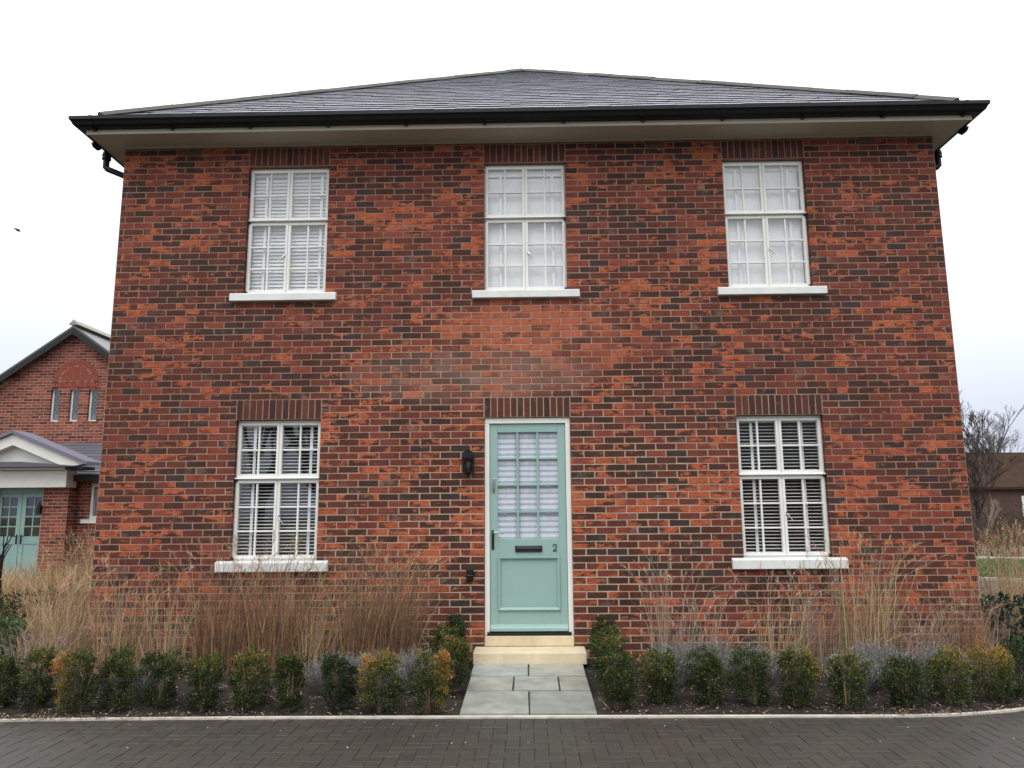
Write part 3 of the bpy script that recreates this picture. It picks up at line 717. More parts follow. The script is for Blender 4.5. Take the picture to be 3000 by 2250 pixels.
for _ in range(900):       # drifted against the kerb, thickest on the left and where it bends
    x=-3.9+abs(rn.gauss(0,1.0)) if rn.random()<.65 else rn.gauss(3.65,.35); k=min(KC,key=lambda p:abs(p.x-x))
    chip(x,k.y+rn.gauss(.01,.045),.024+rn.uniform(0,.006),rn.uniform(.012,.03),rn.uniform(.006,.014),PAL[rn.choice((0,1,3,5,6,7))])
for _ in range(230):
    x=rn.uniform(-5,5); k=min(KC,key=lambda p:abs(p.x-x)); y=k.y-abs(rn.gauss(.05,.5)); chip(x,y,.005,rn.uniform(.008,.022),rn.uniform(.006,.012),PAL[rn.choice((5,6,6,1,0))])
tag(mb.build('leaf_litter',M['chip']),'bark chips and dry straw scattered over the soil and along the kerb','leaf litter',kind='stuff')

# ------------------------------------------------------------------ planting
def box_shrub(x,y,h,w,label,pal,warm=0,side=None,seed=0,group='clipped box shrubs along the kerb and path',n=6200,zb=None,leaf=.0165,cat='shrub'):
    rn=random.Random(seed); z0=gz(x,y) if zb is None else zb
    o=thing('box_shrub',label,cat,(x,y,z0-.01),group)
    mb=MB(); cl=[]
    tw=rn.uniform(-.03,.03)
    for _ in range(int(95*max(1,w/.3))):
        a=rn.uniform(0,6.283); t=rn.random(); rr=w*.47*(.55+.45*math.sin(math.pi*min(1,.12+t*.72)))*math.sqrt(rn.uniform(.1,1)); lump=1+.16*math.sin(3*a+seed)+.1*math.sin(5*a+2*seed+6*t)
        cl.append((Vector((x+tw*t+rr*math.cos(a)*lump,y+rr*math.sin(a)*lump,z0+h*(.09+.88*t)+rn.uniform(-.02,.03)-rr*.12*t)),rn.uniform(.6,1.1),a,rr))
    for _ in range(n):
        c,s,a,rr=cl[rn.randrange(len(cl))]
        g=Vector((rn.gauss(0,1),rn.gauss(0,1),rn.gauss(0,1.1)))*.022*s; p=c+g
        if p.z<z0+.02: continue
        out=(p-Vector((x,y,z0+h*.35))).normalized(); d=(out*.7+Vector((rn.uniform(-1,1),rn.uniform(-1,1),rn.uniform(-.5,1)))).normalized()
        up=Vector((rn.uniform(-1,1),rn.uniform(-1,1),rn.uniform(0,1.2))).normalized()
        tq=(p.z-z0)/h; k=warm*(.30+.85*max(0,tq-.3))+rn.gauss(0,.17)
        if side: k+=side[1]*max(0,(p.x-x)*side[0]/(w/2))
        k+=.25*math.sin(c.x*60+c.z*45)*.5
        k=max(0,min(.999,k)); q=pal[int(k*len(pal))]; b=rn.uniform(.7,1.25)
        l=leaf*rn.uniform(.7,1.3); mb.leaf(p,l,l*.62,d,up,tuple(v*b for v in q))
    mb.build('foliage',M['leaf'],o)
    mb=MB()
    for k in range(5):
        a=rn.uniform(0,6.283); r=w*.3*rn.random(); c=lin(rn.choice(((122,104,80),(98,84,66),(140,120,92))))
        b=Vector((x+rn.uniform(-.025,.025),y+rn.uniform(-.025,.025),z0-.01))
        mb.tube([b,b+Vector((r*.3*math.cos(a),r*.3*math.sin(a),h*.3)),b+Vector((r*math.cos(a),r*math.sin(a),h*.8))],[.0075,.006,.002],5,c)
    mb.build('stem',M['bark'],o)
    return o
GR=[lin(c) for c in ((44,56,30),(54,68,36),(66,80,42),(82,92,46),(106,108,52),(138,124,58),(168,128,64),(186,122,74))]
DG=[lin(c) for c in ((44,56,34),(52,66,38),(62,76,44),(74,88,50),(90,100,54),(106,110,60))]
S=[ # x,y,h,w,label,palette,warm,side
(-3.924,-1.76,.40,.31,'dark green box shrub cut by the left edge of the frame',GR,.3,None),
(-3.615,-1.80,.47,.27,'dark green box shrub with ochre upper tips beside the edge shrub on the left',GR,.42,(1,.25)),
(-3.239,-1.88,.48,.33,'box shrub turned orange brown on its left half, green on its right',GR,.45,(-1,.75)),
(-2.951,-1.84,.47,.29,'box shrub on a pale bare stem, right neighbour of the orange brown one',GR,.34,(1,.15)),
(-2.601,-1.80,.46,.37,'broadest plain green box shrub left of the path, full at the top',GR,.25,None),
(-2.208,-1.84,.42,.29,'olive green box shrub below the left end of the ground floor window sill',GR,.45,None),
(-1.858,-1.80,.455,.31,'box shrub with a brownish olive crown, below the right end of the left sill',GR,.62,None),
(-1.492,-1.84,.435,.26,'slim fresh green box shrub with silver lavender on its right',GR,.3,None),
(-1.102,-1.86,.435,.28,'darkest box shrub left of the path, standing before pale lavender',DG,.3,None),
(-.744,-1.86,.45,.37,'wide golden brown box shrub, second from the path on the left',GR,.72,(-1,.35)),
(-.346,-1.90,.47,.31,'half green half ochre box shrub at the left front corner of the path',GR,.55,(1,.4)),
(1.193,-1.78,.43,.31,'dark green box shrub at the right front corner of the path',GR,.35,None),
(1.562,-1.66,.41,.31,'green box shrub with a narrow foot, next right after the corner shrub',GR,.4,(-1,.25)),
(1.96,-1.70,.425,.31,'green box shrub standing before the broad silver lavender right of the path',GR,.32,(1,.2)),
(2.31,-1.73,.44,.36,'wide dark green box shrub under the left end of the right sill',GR,.28,None),
(2.658,-1.76,.43,.33,'dark box shrub with ochre flecks, touching its wide neighbour on the left',GR,.36,(1,.3)),
(3.048,-1.82,.43,.33,'yellow green box shrub standing clear with gaps on both sides, right of the window',GR,.58,None),
(3.534,-1.79,.36,.31,'low dark green box shrub at the bend of the kerb',GR,.28,None),
(3.943,-1.67,.42,.37,'yellowish box shrub rubbing against the low dark one at the kerb bend',GR,.62,(1,.2)),
(4.341,-1.60,.44,.38,'amber gold box shrub near the right edge of the frame',GR,.8,None),
(4.66,-1.50,.47,.33,'deep green box shrub cut by the right edge of the frame',DG,.35,None),
(-.195,-1.32,.46,.28,'yellow green box shrub halfway along the left edge of the path',GR,.55,None),
(-.33,-.85,.46,.26,'green box shrub between the lavender and the rear shrub, left of the path',GR,.42,None),
(-.255,-.43,.49,.25,'dark rear box shrub left of the sandstone step',DG,.25,None),
(1.195,-1.25,.46,.28,'yellow green box shrub halfway along the right edge of the path',GR,.5,None),
(1.2,-.85,.45,.25,'green box shrub third from the front on the right edge of the path',GR,.4,None),
(1.215,-.42,.45,.23,'small dark rear box shrub right of the sandstone step',DG,.15,None)]
for i,s in enumerate(S): box_shrub(*s,seed=100+i)

def grass_clump(name,x,y,h,rad,n,label,cols,lean=.25,plume=.5,seed=0,wd=.006,low=.55,group='clumps of dry ornamental grass',bias=(.3,0),plsize=1.,cat='grass',zb=None):
    rn=random.Random(seed); z0=(gz(x,y) if zb is None else zb)-.01
    o=thing(name,label,cat,(x,y,z0),group); mb=MB(); pm=MB()
    for _ in range(int(n*2.6)):
        a=rn.uniform(0,6.283); r=rad*math.sqrt(rn.random()); bx,by=x+r*math.cos(a),y+r*math.sin(a)*.7
        hh=h*rn.uniform(.55,1.03) if rn.random()>low else h*rn.uniform(.2,.6)
        out=Vector((math.cos(a)*.6+rn.gauss(0,.6)+bias[0],math.sin(a)*.5+rn.gauss(0,.5)+bias[1],0))*lean*hh
        if by+out.y>-.03 and abs(y+.5)<.7 and -4.3<x<5.2: out.y=min(out.y,-.03-by)
        c=tuple(v*rn.uniform(.72,1.22) for v in rn.choice(cols))
        p=[Vector((bx,by,z0)),Vector((bx,by,z0))+out*.2+Vector((0,0,hh*.4)),Vector((bx,by,z0))+out*.55+Vector((0,0,hh*.75)),Vector((bx,by,z0))+out+Vector((0,0,hh*(1-.35*min(1,out.length/hh))))]
        mb.blade(p,wd*rn.uniform(.7,1.4),c)
        if hh>h*.72 and rn.random()<plume:
            d=(p[3]-p[2]).normalized(); L0=rn.uniform(.12,.22)*plsize; c2=tuple(v*rn.uniform(.9,1.25) for v in rn.choice(cols))
            for q in range(16):
                t=q/16; b=p[3]-d*L0*.25+d*L0*t+Vector((0,0,-.05*t*t*plsize)); e=Vector((rn.gauss(0,1),rn.gauss(0,1),rn.gauss(0,.4)))*(.021*plsize*math.sin(math.pi*min(1,.15+t*.8)))
                pm.blade([b,b+e+d*.03],.0055,c2)
    for _ in range(int(n*1.5)):     # broken stems lying across each other low down
        bx,by=x+rn.gauss(0,rad*.6),y+rn.gauss(0,rad*.35); zz=z0+rn.random()**1.4*.5*h; a=rn.uniform(0,6.283)
        d=Vector((math.cos(a),math.sin(a)*.5,rn.uniform(-.6,.9)))*rn.uniform(.1,.34)*h
        q=Vector((bx,min(by,-.05) if abs(y+.5)<.7 and -4.3<x<5.2 else by,zz)); c=tuple(v*rn.uniform(.8,1.35) for v in rn.choice(cols)); e=q+d
        if abs(y+.5)<.7 and -4.3<x<5.2: e.y=min(e.y,-.03)
        mb.blade([q,q+(e-q)*.5+Vector((0,0,.02)),e],wd*.9,c)
    mb.build('stems',M['straw'],o)
    if pm.f: pm.build('plumes',M['straw'],o)
    return o
TAN=[lin(c) for c in ((182,154,122),(196,168,134),(164,136,108),(208,184,150),(138,114,94))]
RUS=[lin(c) for c in ((164,130,99),(178,143,108),(150,118,91),(126,101,82),(196,164,130),(116,93,80))]
PAL_=[lin(c) for c in ((196,172,132),(184,156,116),(206,184,146),(166,138,102),(150,124,92))]
GRY=[lin(c) for c in ((176,156,136),(158,138,120),(190,170,150),(140,120,106))]
g=0
for a in [
 (-4.05,-.75,1.05,.22,150,'tan grass clump at the left wall corner, nearest the house edge',TAN,.3,.25),
 (-3.55,-.7,1.12,.26,130,'thin upright tan grass clump against bare brick at the far left',TAN,.22,.2),
 (-3.05,-.72,1.02,.2,70,'sparse tan grass between the corner clump and the window clumps',TAN,.22,.15),
 (-2.55,-.66,1.30,.27,240,'tall dense russet grass clump under the left part of the ground floor sill',RUS,.27,.25),
 (-2.02,-.66,1.34,.27,240,'tall dense russet grass clump under the right part of the left sill',RUS,.28,.25),
 (-1.58,-.72,1.05,.2,120,'shorter straggling grass clump right of the left window sill',TAN,.3,.2),
 (-1.12,-.66,1.32,.28,250,'tall russet grass clump midway between left window and door',RUS,.3,.25),
 (-.84,-.64,1.26,.2,215,'tall russet grass clump leaning toward the black sensor box',RUS,.3,.25),
 (1.85,-.62,1.12,.2,60,'thin feathery grass tuft on the right of the door',GRY,.28,.6),
 (2.2,-.62,.78,.2,50,'short wispy grass tuft left of the right window sill',GRY,.4,.4),
 (2.92,-.62,.98,.24,65,'arching plumed grass tuft below the right window sill',TAN,.42,.7),
 (3.3,-.6,1.08,.2,75,'upright grass tuft under the right end of the right sill',GRY,.2,.35),
 (3.72,-.66,1.32,.25,150,'tallest dense tan grass clump right of the right window',TAN,.2,.35),
 (4.2,-.62,.80,.25,120,'tangled low grey grass clump near the right wall corner',GRY,.5,.2),
 (4.68,-.58,.88,.2,120,'orange tan grass clump at the right wall corner',RUS,.22,.3)]:
    grass_clump('ornamental_grass',*a,seed=300+g,group='dry grass clumps along the front wall'); g+=1
for a in [(-4.42,-.45,1.08,.2,150,'tan grass clump just past the left wall corner',TAN,.3,.3),(-5.5,2.3,1.15,.3,220,'broad tan grass clump left of the house before the porch pier',TAN,.32,.35),
 (-5.15,1.9,1.45,.32,230,'tall plumed grass beside the porch pier of the far house',TAN,.25,.5),(-5.9,2.6,1.3,.32,200,'pale plumed grass before the neighbouring double doors',PAL_,.35,.4),
 (-4.12,-1.1,.72,.18,110,'low brown grass tangle behind the leftmost box shrubs',GRY,.5,.1)]:
    grass_clump('ornamental_grass',*a,seed=340+g,group='dry grass clumps left of the house'); g+=1
# pale mass of grass filling the bed towards the neighbour
mb=MB(); rn=random.Random(77)
for _ in range(5200):
    x=rn.uniform(-10,-5.0); y=rn.uniform(2.2,7.0)
    if x>-4.9-(y)*.1: continue
    z0=.06; hh=rn.uniform(.35,.8); a=rn.uniform(0,6.283); o=Vector((math.cos(a),math.sin(a),0))*rn.uniform(.05,.35); c=tuple(v*rn.uniform(.8,1.2) for v in rn.choice(PAL_)); b=Vector((x,y,z0))
    mb.blade([b,b+o*.4+Vector((0,0,hh*.6)),b+o+Vector((0,0,hh*.92))],.011,c)
for _ in range(2600):
    x=rn.uniform(-12,-6.4); y=rn.uniform(-.6,2.4)
    hh=rn.uniform(.35,.8); a=rn.uniform(0,6.283); o=Vector((math.cos(a),math.sin(a),0))*rn.uniform(.05,.35); c=tuple(v*rn.uniform(.8,1.2) for v in rn.choice(PAL_)); b=Vector((x,y,.06))
    mb.blade([b,b+o*.4+Vector((0,0,hh*.6)),b+o+Vector((0,0,hh*.92))],.011,c)
tag(mb.build('pale_grass',M['straw']),'mass of pale straw coloured grass filling the bed left of the house','grass',kind='stuff')

def lavender(x,y,h,w,label,seed,cols,n=420):
    rn=random.Random(seed); z0=gz(x,y)-.005; o=thing('lavender',label,'lavender',(x,y,z0),'silver lavender mounds behind the box shrubs'); mb=MB()
    for _ in range(n):
        a=rn.uniform(0,6.283); t=math.sqrt(rn.random()); b=Vector((x+w*.22*t*math.cos(a),y+w*.22*t*math.sin(a),z0)); hh=.78*h*(1-.35*t*t)*rn.uniform(.8,1.08)
        e=b+Vector((w*.3*t*math.cos(a)+rn.gauss(0,.02),w*.3*t*math.sin(a)+rn.gauss(0,.02),hh)); c=tuple(v*rn.uniform(.75,1.25) for v in rn.choice(cols))
        m=b+(e-b)*.55
        mb.blade([b,m,e],.004,tuple(v*.8 for v in c)); d=(e-b).normalized()
        for k in range(7):
            p=m+(e-m)*(k/6); dd=(d+Vector((rn.uniform(-1,1),rn.uniform(-1,1),.2))*.9).normalized(); mb.leaf(p,rn.uniform(.02,.038),.006,dd,Vector((rn.uniform(-1,1),rn.uniform(-1,1),.5)).normalized(),c)
    mb.build('foliage',M['leaf'],o); return o
SIL=[lin(c) for c in ((144,144,142),(120,122,120),(166,166,164),(102,103,100),(128,126,116))]
for i,a in enumerate([(-2.85,-1.5,.36,.4,'silver lavender showing between the pale stemmed and the broad green box shrub'),(-1.25,-1.35,.42,.55,'silver lavender behind the gap left of the darkest box shrub'),(-.95,-1.3,.42,.5,'silver lavender behind the darkest box shrub'),(-.55,-1.25,.44,.5,'grey lavender between the golden shrub and the path corner shrub'),
 (1.75,-1.15,.46,.5,'silver lavender mound just right of the path shrubs'),(2.1,-1.1,.48,.6,'broadest silver lavender mound, under the wall right of the door'),(2.5,-1.15,.44,.5,'silver lavender behind the wide dark shrub under the right sill'),(3.3,-1.35,.42,.5,'pale lavender in the gap right of the clear standing shrub'),(3.6,-1.2,.5,.55,'blue grey lavender behind the low shrub at the kerb bend'),(4.15,-1.2,.46,.5,'blue grey lavender between the yellowish and the amber shrub'),(-3.75,-1.4,.36,.4,'brownish lavender behind the two leftmost box shrubs')]):
    lavender(*a,seed=500+i,cols=SIL)
# darker leafy shrubs beyond the flanks
def leafy(name,x,y,h,w,label,pal,leaf,n,seed,group=None,zb=.05,cat='shrub'):
    o=box_shrub(x,y,h,w,label,pal,.45,None,seed,group,n,zb,leaf,cat); o.name=name
    if group is None and 'group' in o: del o['group']
    return o
LV=[lin(c) for c in ((40,62,34),(54,80,42),(72,98,54),(92,118,70),(60,86,44))]
BL=[lin(c) for c in ((30,48,42),(38,58,48),(50,72,58),(66,86,68))]
leafy('leafy_shrub',-4.52,-.9,.62,.42,'bright broad leaved shrub among straw left of the house',LV,.055,420,801)
leafy('round_shrub',-6.15,1.3,.62,.75,'dark clipped round shrub beyond the sapling trunk, cut by the left edge',DG,.03,1500,802,'dark round shrubs left of the house')
leafy('round_shrub',-5.75,1.5,.66,.9,'dark clipped round shrub between straw clumps left of the house',DG,.03,1700,803,'dark round shrubs left of the house')
leafy('round_shrub',-6.7,5.6,.75,.8,'small dark shrub in pale straw below the neighbouring doors',LV,.045,700,804,'dark round shrubs left of the house')
leafy('leafy_shrub',5.75,.35,.62,.85,'dark blue green broad leaved shrub past the right wall corner',BL,.06,1100,805)
for k,(x,y,h,n,lb) in enumerate([(5.35,.3,.62,150,'brown withered stems between right wall corner and blue green shrub'),(6.15,1.2,1.35,150,'pale plumed grass tall against the lawn, beside the right wall'),(6.65,1.6,1.4,170,'pale plumed grass cut by the right edge of the frame')]):
    grass_clump('ornamental_grass',x,y,h,.26,n,lb,(GRY,PAL_,PAL_)[k],.28,(.1,.6,.6)[k],seed=360+k,group='dry grass clumps right of the house',plsize=1.3)

# ------------------------------------------------------------------ trees
def tree(name,label,x,y,z,h,seed,r0=.12,levels=5,spread=.55,col=(72,62,56),group=None,lean=(0,0),minr=.012,split=(2,3),first=.3,shrink=(.62,.8)):
    rn=random.Random(seed); o=thing(name,label,'tree',(x,y,z),group); tr=MB(); cr=MB(); c=lin(col)
    def grow(p,d,l,r,k):
        q=p; pts=[p]; m=3
        for i in range(m):
            d=(d+Vector((rn.gauss(0,.11),rn.gauss(0,.11),.05))).normalized(); q=q+d*l/m; pts.append(q)
        mbx=tr if k==0 else cr
        mbx.tube(pts,[max(minr,r*(1-.32*i/m)) for i in range(m+1)],6 if k<2 else 3,tuple(v*rn.uniform(.8,1.15) for v in c),caps=False)
        if k>=levels: return
        for _ in range(rn.randint(*split)+(1 if k==0 else 0)):
            a=rn.uniform(0,6.283); s=Vector((math.cos(a),math.sin(a),0)); e=(d+s*rn.uniform(spread*.6,spread*1.3)+Vector((0,0,.12))).normalized()
            grow(pts[-1] if rn.random()<.6 else pts[2],e,l*rn.uniform(*shrink),r*.62,k+1)
    grow(Vector((x,y,z-.05)),Vector((lean[0],lean[1],1)).normalized(),h*first,r0,0)
    tr.build('trunk',M['bark'],o); cr.build('crown',M['bark'],o); return o
p=aty(20,1690,2.0)
tree('sapling','thin bare young tree before the neighbouring double doors',p.x-.02,2.0,.05,2.0,901,.028,2,.5,(52,46,42),minr=.003,first=.55,lean=(.02,0),shrink=(.35,.5))
p=aty(2985,1340,52); tree('bare_tree','large bare tree rising behind the brown roof by the right edge',p.x+.3,55,0,11.0,911,.22,7,.5,(62,54,52),'bare trees behind the far brown roof',minr=.012)
p=aty(2850,1340,50); tree('bare_tree','twiggy bare tree behind the brown roof close to the house wall',p.x-.6,52,0,10.2,912,.14,7,.6,(84,78,78),'bare trees behind the far brown roof',minr=.01)
p=aty(2905,1340,30); tree('bare_tree','dark bare tree standing in front of the brown roof',p.x,32,0,5.4,913,.09,7,.65,(44,38,36),'bare trees behind the far brown roof',minr=.006)
p=aty(2866,1400,24); tree('birch_sapling','slender pale barked young tree in front of the dark brush',p.x,24,0,3.2,914,.03,4,.35,(140,128,116),None,minr=.005,first=.25)
for q_,(tx_,ty_,th_,lb_) in enumerate([(2905,48,8.6,'fine twigged bare tree behind the roof, between the two larger ones'),(2950,58,9.6,'slight bare tree behind the roof just left of the largest one')]):
    p=aty(tx_,1340,ty_); tree('bare_tree',lb_,p.x,ty_+2,0,th_,951+q_,.12,7,.55,(84,78,78),'bare trees behind the far brown roof',minr=.009)
p=aty(2800,1300,60); tree('bare_tree','faint tall bare tree half hidden by the right wall edge',p.x+1.2,66,0,14.5,915,.18,7,.45,(110,110,118),'bare trees behind the far brown roof',minr=.01)

# ------------------------------------------------------------------ far house on the right, hedge, lawn
fh=thing('far_house','distant brown house with long low roof behind bare trees','house',(32,42,0))
def roofprism(mb,x0,x1,y0,y1,z0,z1,ov=.3):
    ym=(y0+y1)/2
    mb.hexa([(x0-ov,y0-ov,z0),(x1+ov,y0-ov,z0),(x1+ov,ym,z1),(x0-ov,ym,z1),(x0-ov,y0-ov,z0+.15),(x1+ov,y0-ov,z0+.15),(x1+ov,ym+.05,z1+.15),(x0-ov,ym+.05,z1+.15)])
    mb.hexa([(x0-ov,ym,z1),(x1+ov,ym,z1),(x1+ov,y1+ov,z0),(x0-ov,y1+ov,z0),(x0-ov,ym-.05,z1+.148),(x1+ov,ym-.05,z1+.148),(x1+ov,y1+ov,z0+.148),(x0-ov,y1+ov,z0+.148)])
mb=MB(); mb.box((22,40,0),(44,48,2.75)); mb.build('wall',plain('far_brown_brick',(84,60,52),.9,.2,1.5,bmp=.2),fh)
mb=MB(); roofprism(mb,22,44,40,48,2.7,5.1); mb.build('roof',plain('brown_roof_tiles',(66,53,46),1,.3,2,bmp=.6,bscale=9,spec=0,stretch=(1,1,5)),fh)
for x in (30.85,35.5,24.5):
    mb=MB(); mb.box((x,39.95,1.05),(x+.9,40.05,2.3)); w=mb.build('window',M['white'],fh)
    mb=MB(); mb.box((x+.08,39.93,1.13),(x+.82,39.949,2.22)); mb.build('pane',M['glass'],w)
# scrubby dark hedge and copper beech hedge
def hedge(name,label,x0,y0,x1,y1,h,d,pal,n,seed,leaf,cat='hedge',tw=True):
    rn=random.Random(seed); o=thing(name,label,cat,((x0+x1)/2,(y0+y1)/2,0)); mb=MB(); st=MB(); a=Vector((x0,y0,0)); b=Vector((x1,y1,0)); nn=Vector((-(b-a).y,(b-a).x,0)).normalized()
    for _ in range(n):
        t=rn.random(); hh=h*(.8+.3*math.sin(t*23+seed)*math.sin(t*57)); p=a+(b-a)*t+nn*rn.uniform(-d,d)/2+Vector((0,0,hh*rn.random()**.8))
        dd=Vector((rn.uniform(-1,1),rn.uniform(-1,1),rn.uniform(-.4,1))).normalized(); c=tuple(v*rn.uniform(.7,1.25) for v in rn.choice(pal)); mb.leaf(p,leaf*rn.uniform(.6,1.3),leaf*.6,dd,Vector((rn.uniform(-1,1),rn.uniform(-1,1),.4)).normalized(),c)
    for _ in range(n//14):
        t=rn.random(); p=a+(b-a)*t+nn*rn.uniform(-d,d)/2; e=p+Vector((rn.gauss(0,.15),rn.gauss(0,.15),h*rn.uniform(.6,1.25))); st.tube([p,(p+e)/2+Vector((rn.gauss(0,.05),0,0)),e],[.014,.01,.004],3,tuple(v*rn.uniform(.7,1.2) for v in lin((78,66,58))),caps=False)
    mb.build('foliage',M['leaf'],o); st.build('stems',M['bark'],o)
hedge('brush_hedge','tall dark leafless brush in front of the far brown house',15,27,36,25,1.75,3.5,[lin(c) for c in ((66,56,47),(54,47,40),(78,66,55),(60,54,44))],14000,31,.075)
hedge('beech_hedge','low copper brown beech hedge behind the lawn',12.5,18.2,24,16.2,.95,.7,[lin(c) for c in ((126,72,48),(104,58,42),(142,88,60),(86,56,42))],4200,32,.075)
LP=[(9.4,10.15),(10.6,9.5),(11.29,9.03),(13,7.9),(18,4.6)]
LB=[(12.3,16.0),(13.87,15.2),(14.9,14.8),(17,13.8),(22,11.2)]
mb=MB()
pa=catmull(LP,5); pb=catmull(LB,5)
for i in range(len(pa)-1):
    for k in range(6):
        f=lambda a,b,t:(a.x+(b.x-a.x)*t,a.y+(b.y-a.y)*t,.03+.08*t)
        mb.face([f(pa[i],pb[i],k/6),f(pa[i+1],pb[i+1],k/6),f(pa[i+1],pb[i+1],(k+1)/6),f(pa[i],pb[i],(k+1)/6)])
tag(mb.build('lawn',M['lawnbase'],smooth=True),kind='structure')
mb=MB(); rn=random.Random(50)
GL=[lin(c) for c in ((76,92,48),(90,106,56),(68,84,42),(104,114,66))]
for _ in range(9000):
    i=rn.randrange(len(pa)-1); s=rn.random(); t=rn.random(); a=pa[i]+(pa[i+1]-pa[i])*s; b=pb[i]+(pb[i+1]-pb[i])*s; q=a+(b-a)*t
    if q.x>17: continue
    p=Vector((q.x,q.y,.03+.08*t)); mb.blade([p,p+Vector((rn.gauss(0,.02),rn.gauss(0,.02),rn.uniform(.03,.07)))],.014,tuple(v*rn.uniform(.8,1.2) for v in rn.choice(GL)))
tag(mb.build('lawn_grass',M['lawn']),'short green grass on the lawn right of the house','grass',kind='stuff')
mb=MB(); strip(mb,pa,.12,-.02,.07,-1); strip(mb,pb,.1,0,.16,1); tag(mb.build('kerb',M['kerb']),kind='structure')
mb=MB(); pc=[p+Vector((.55,1.6)) for p in pb]
for i in range(len(pb)-1): mb.face([(*pb[i],.085),(*pb[i+1],.085),(*pc[i+1],.085),(*pc[i],.085)])
tag(mb.build('side_path',plain('grey_gravel',(140,136,128),.9,.25,12,bmp=.5)),kind='structure')

# ------------------------------------------------------------------ neighbouring gabled house on the left
nb=thing('gabled_house','red brick gabled house with white pediment porch far left','house',(-11.3,11,0))
RX,RZ,SL=-11.29,6.40,.707
NX0=-15.6; NX1=-7.0
sl=[(-11.86,-11.62),(-11.36,-11.12),(-10.87,-10.63)]
hol=[(a-NX0,b-NX0,3.975,4.80) for a,b in sl]
nm=[M['nbrick'],M['nmortar'],M['soldier']]
brickwall('gable_wall',nb,lambda u,d,z:(NX0+u,11+d,z),NX1-NX0,.0,86,hol,[],mats=nm,clip=lambda u,z:z<RZ-.12-abs(NX0+u-RX)*SL,seed=71,deep=.12)
for a,b in sl:
    mb=MB(); y0,y1=11.08,11.13; mb.box((a,y0,3.975),(b,y1,4.01)); mb.box((a,y0,4.775),(b,y1,4.8)); mb.box((a,y0,4.01),(a+.045,y1,4.775)); mb.box((b-.03,y0,4.01),(b,y1,4.775)); w=mb.build('window',M['white'],nb)
    mb=MB(); mb.box((a+.045,11.10,4.01),(b-.03,11.108,4.775)); mb.build('pane',plain('leaded_glass',(118,126,130),.15,.25,25,bmp=.3,bscale=20),w)
    mb=MB()
    for k in range(-3,9):
        for sg in (1,-1):
            x0=a+.045; x1=b-.03; z=4.0+k*.12; dz=sg*(x1-x0)*1.5
            za,zb_=(z,z+dz)
            if min(za,zb_)<4.01 or max(za,zb_)>4.77: continue
            mb.tube([(x0,11.097,za),(x1,11.097,zb_)],.004,4)
    mb.build('lead_bars',M['iron'],w)
mb=MB(); cx,cz,r=-11.23,5.0,.47
n=22
for k in range(n):
    a0=math.pi*k/n+.012; a1=math.pi*(k+1)/n-.012; rr=random.Random(k).random()
    pt=lambda a,q,y:(cx+q*math.cos(a),y,cz+q*math.sin(a))
    q=[pt(a0,r,10.985),pt(a0,r+.115,10.985),pt(a1,r+.115,10.985),pt(a1,r,10.985)]
    mb.hexa([(x,11.01,z) for x,y,z in q]+q,(rr,.9,.2))
# herringbone brick infill of the blind arch
u_=.066; q45=.70711
for i in range(-16,17):
    for k in range(-8,9):
        for t in (0,1):
            a_=i+4*k; b_=i+t; w_,h_=(2,1) if t==0 else (1,2); e_=.09
            P=[((a_+x)*u_,(b_+y)*u_) for x,y in ((e_,e_),(w_-e_,e_),(w_-e_,h_-e_),(e_,h_-e_))]
            P=[(cx+(x-y)*q45,cz+.02+(x+y)*q45) for x,y in P]
            mx_=sum(p[0] for p in P)/4; mz_=sum(p[1] for p in P)/4
            if (mx_-cx)**2+(mz_-cz)**2>(r-.03)**2 or mz_<cz: continue
            def cl_(p):
                d_=math.hypot(p[0]-cx,p[1]-cz); k_=min(1,(r-.01)/max(d_,1e-6)); return (cx+(p[0]-cx)*k_,max(cz-.015,cz+(p[1]-cz)*k_))
            P=[cl_(p) for p in P]
            mb.hexa([(x,11.01,z) for x,z in P]+[(x,10.985,z) for x,z in P],(random.Random(i*31+k*7+t).random(),.7,.3))
for k in range(16):
    x=cx-.6+k*.075; mb.box((x+.005,10.987,4.87),(x+.07,11.01,4.975),(random.Random(k+90).random(),.8,.2))
mb.mi=1
for k in range(24):
    a0=math.pi*k/24; a1=math.pi*(k+1)/24; pt=lambda a:(cx+(r+.12)*math.cos(a),10.997,cz+(r+.12)*math.sin(a)); mb.face([(cx,10.997,cz),pt(a0),pt(a1)])
mb.build('blind_arch',[plain('arch_brick',(146,72,56),.85,.3,14),plain('arch_mortar',(150,110,94),.95,.2,20)],nb)
# main roof with black bargeboards
mb=MB(); y0,y1=10.78,20.
for sg in (-1,1):
    e=RX+sg*(4.6); ez=RZ-4.6*SL; t=.09
    q=[(RX,y0,RZ),(e,y0,ez),(e,y1,ez),(RX,y1,RZ)]
    if sg>0: q=[q[1],q[0],q[3],q[2]]
    mb.hexa([(x,y,z) for x,y,z in q]+[(x,y,z+.06) for x,y,z in q],lin((84,86,88)))
nr=mb.build('roof',M['slate'],nb)
mb=MB(); mb.prism([(-.12,-.02),(0,.11),(.12,-.02),(.09,-.03),(-.09,-.03)],(RX,y0-.02,RZ+.1),(0,y1-y0,0),(1,0,0),(0,0,1)); mb.build('ridge_tiles',plain('pale_ridge',(150,146,136),.8,.2,6),nr)
mb=MB()
for sg in (-1,1):
    e=RX+sg*4.6; ez=RZ-4.6*SL; q=[(RX,RZ-.17),(RX,RZ-.0),(e,ez-.0),(e,ez-.17)]
    if sg>0: q=q[::-1]
    mb.hexa([(x,y0+.03,z) for x,z in q]+[(x,y0-.012,z) for x,z in q])
mb.build('bargeboard',M['matteblack'],nb)
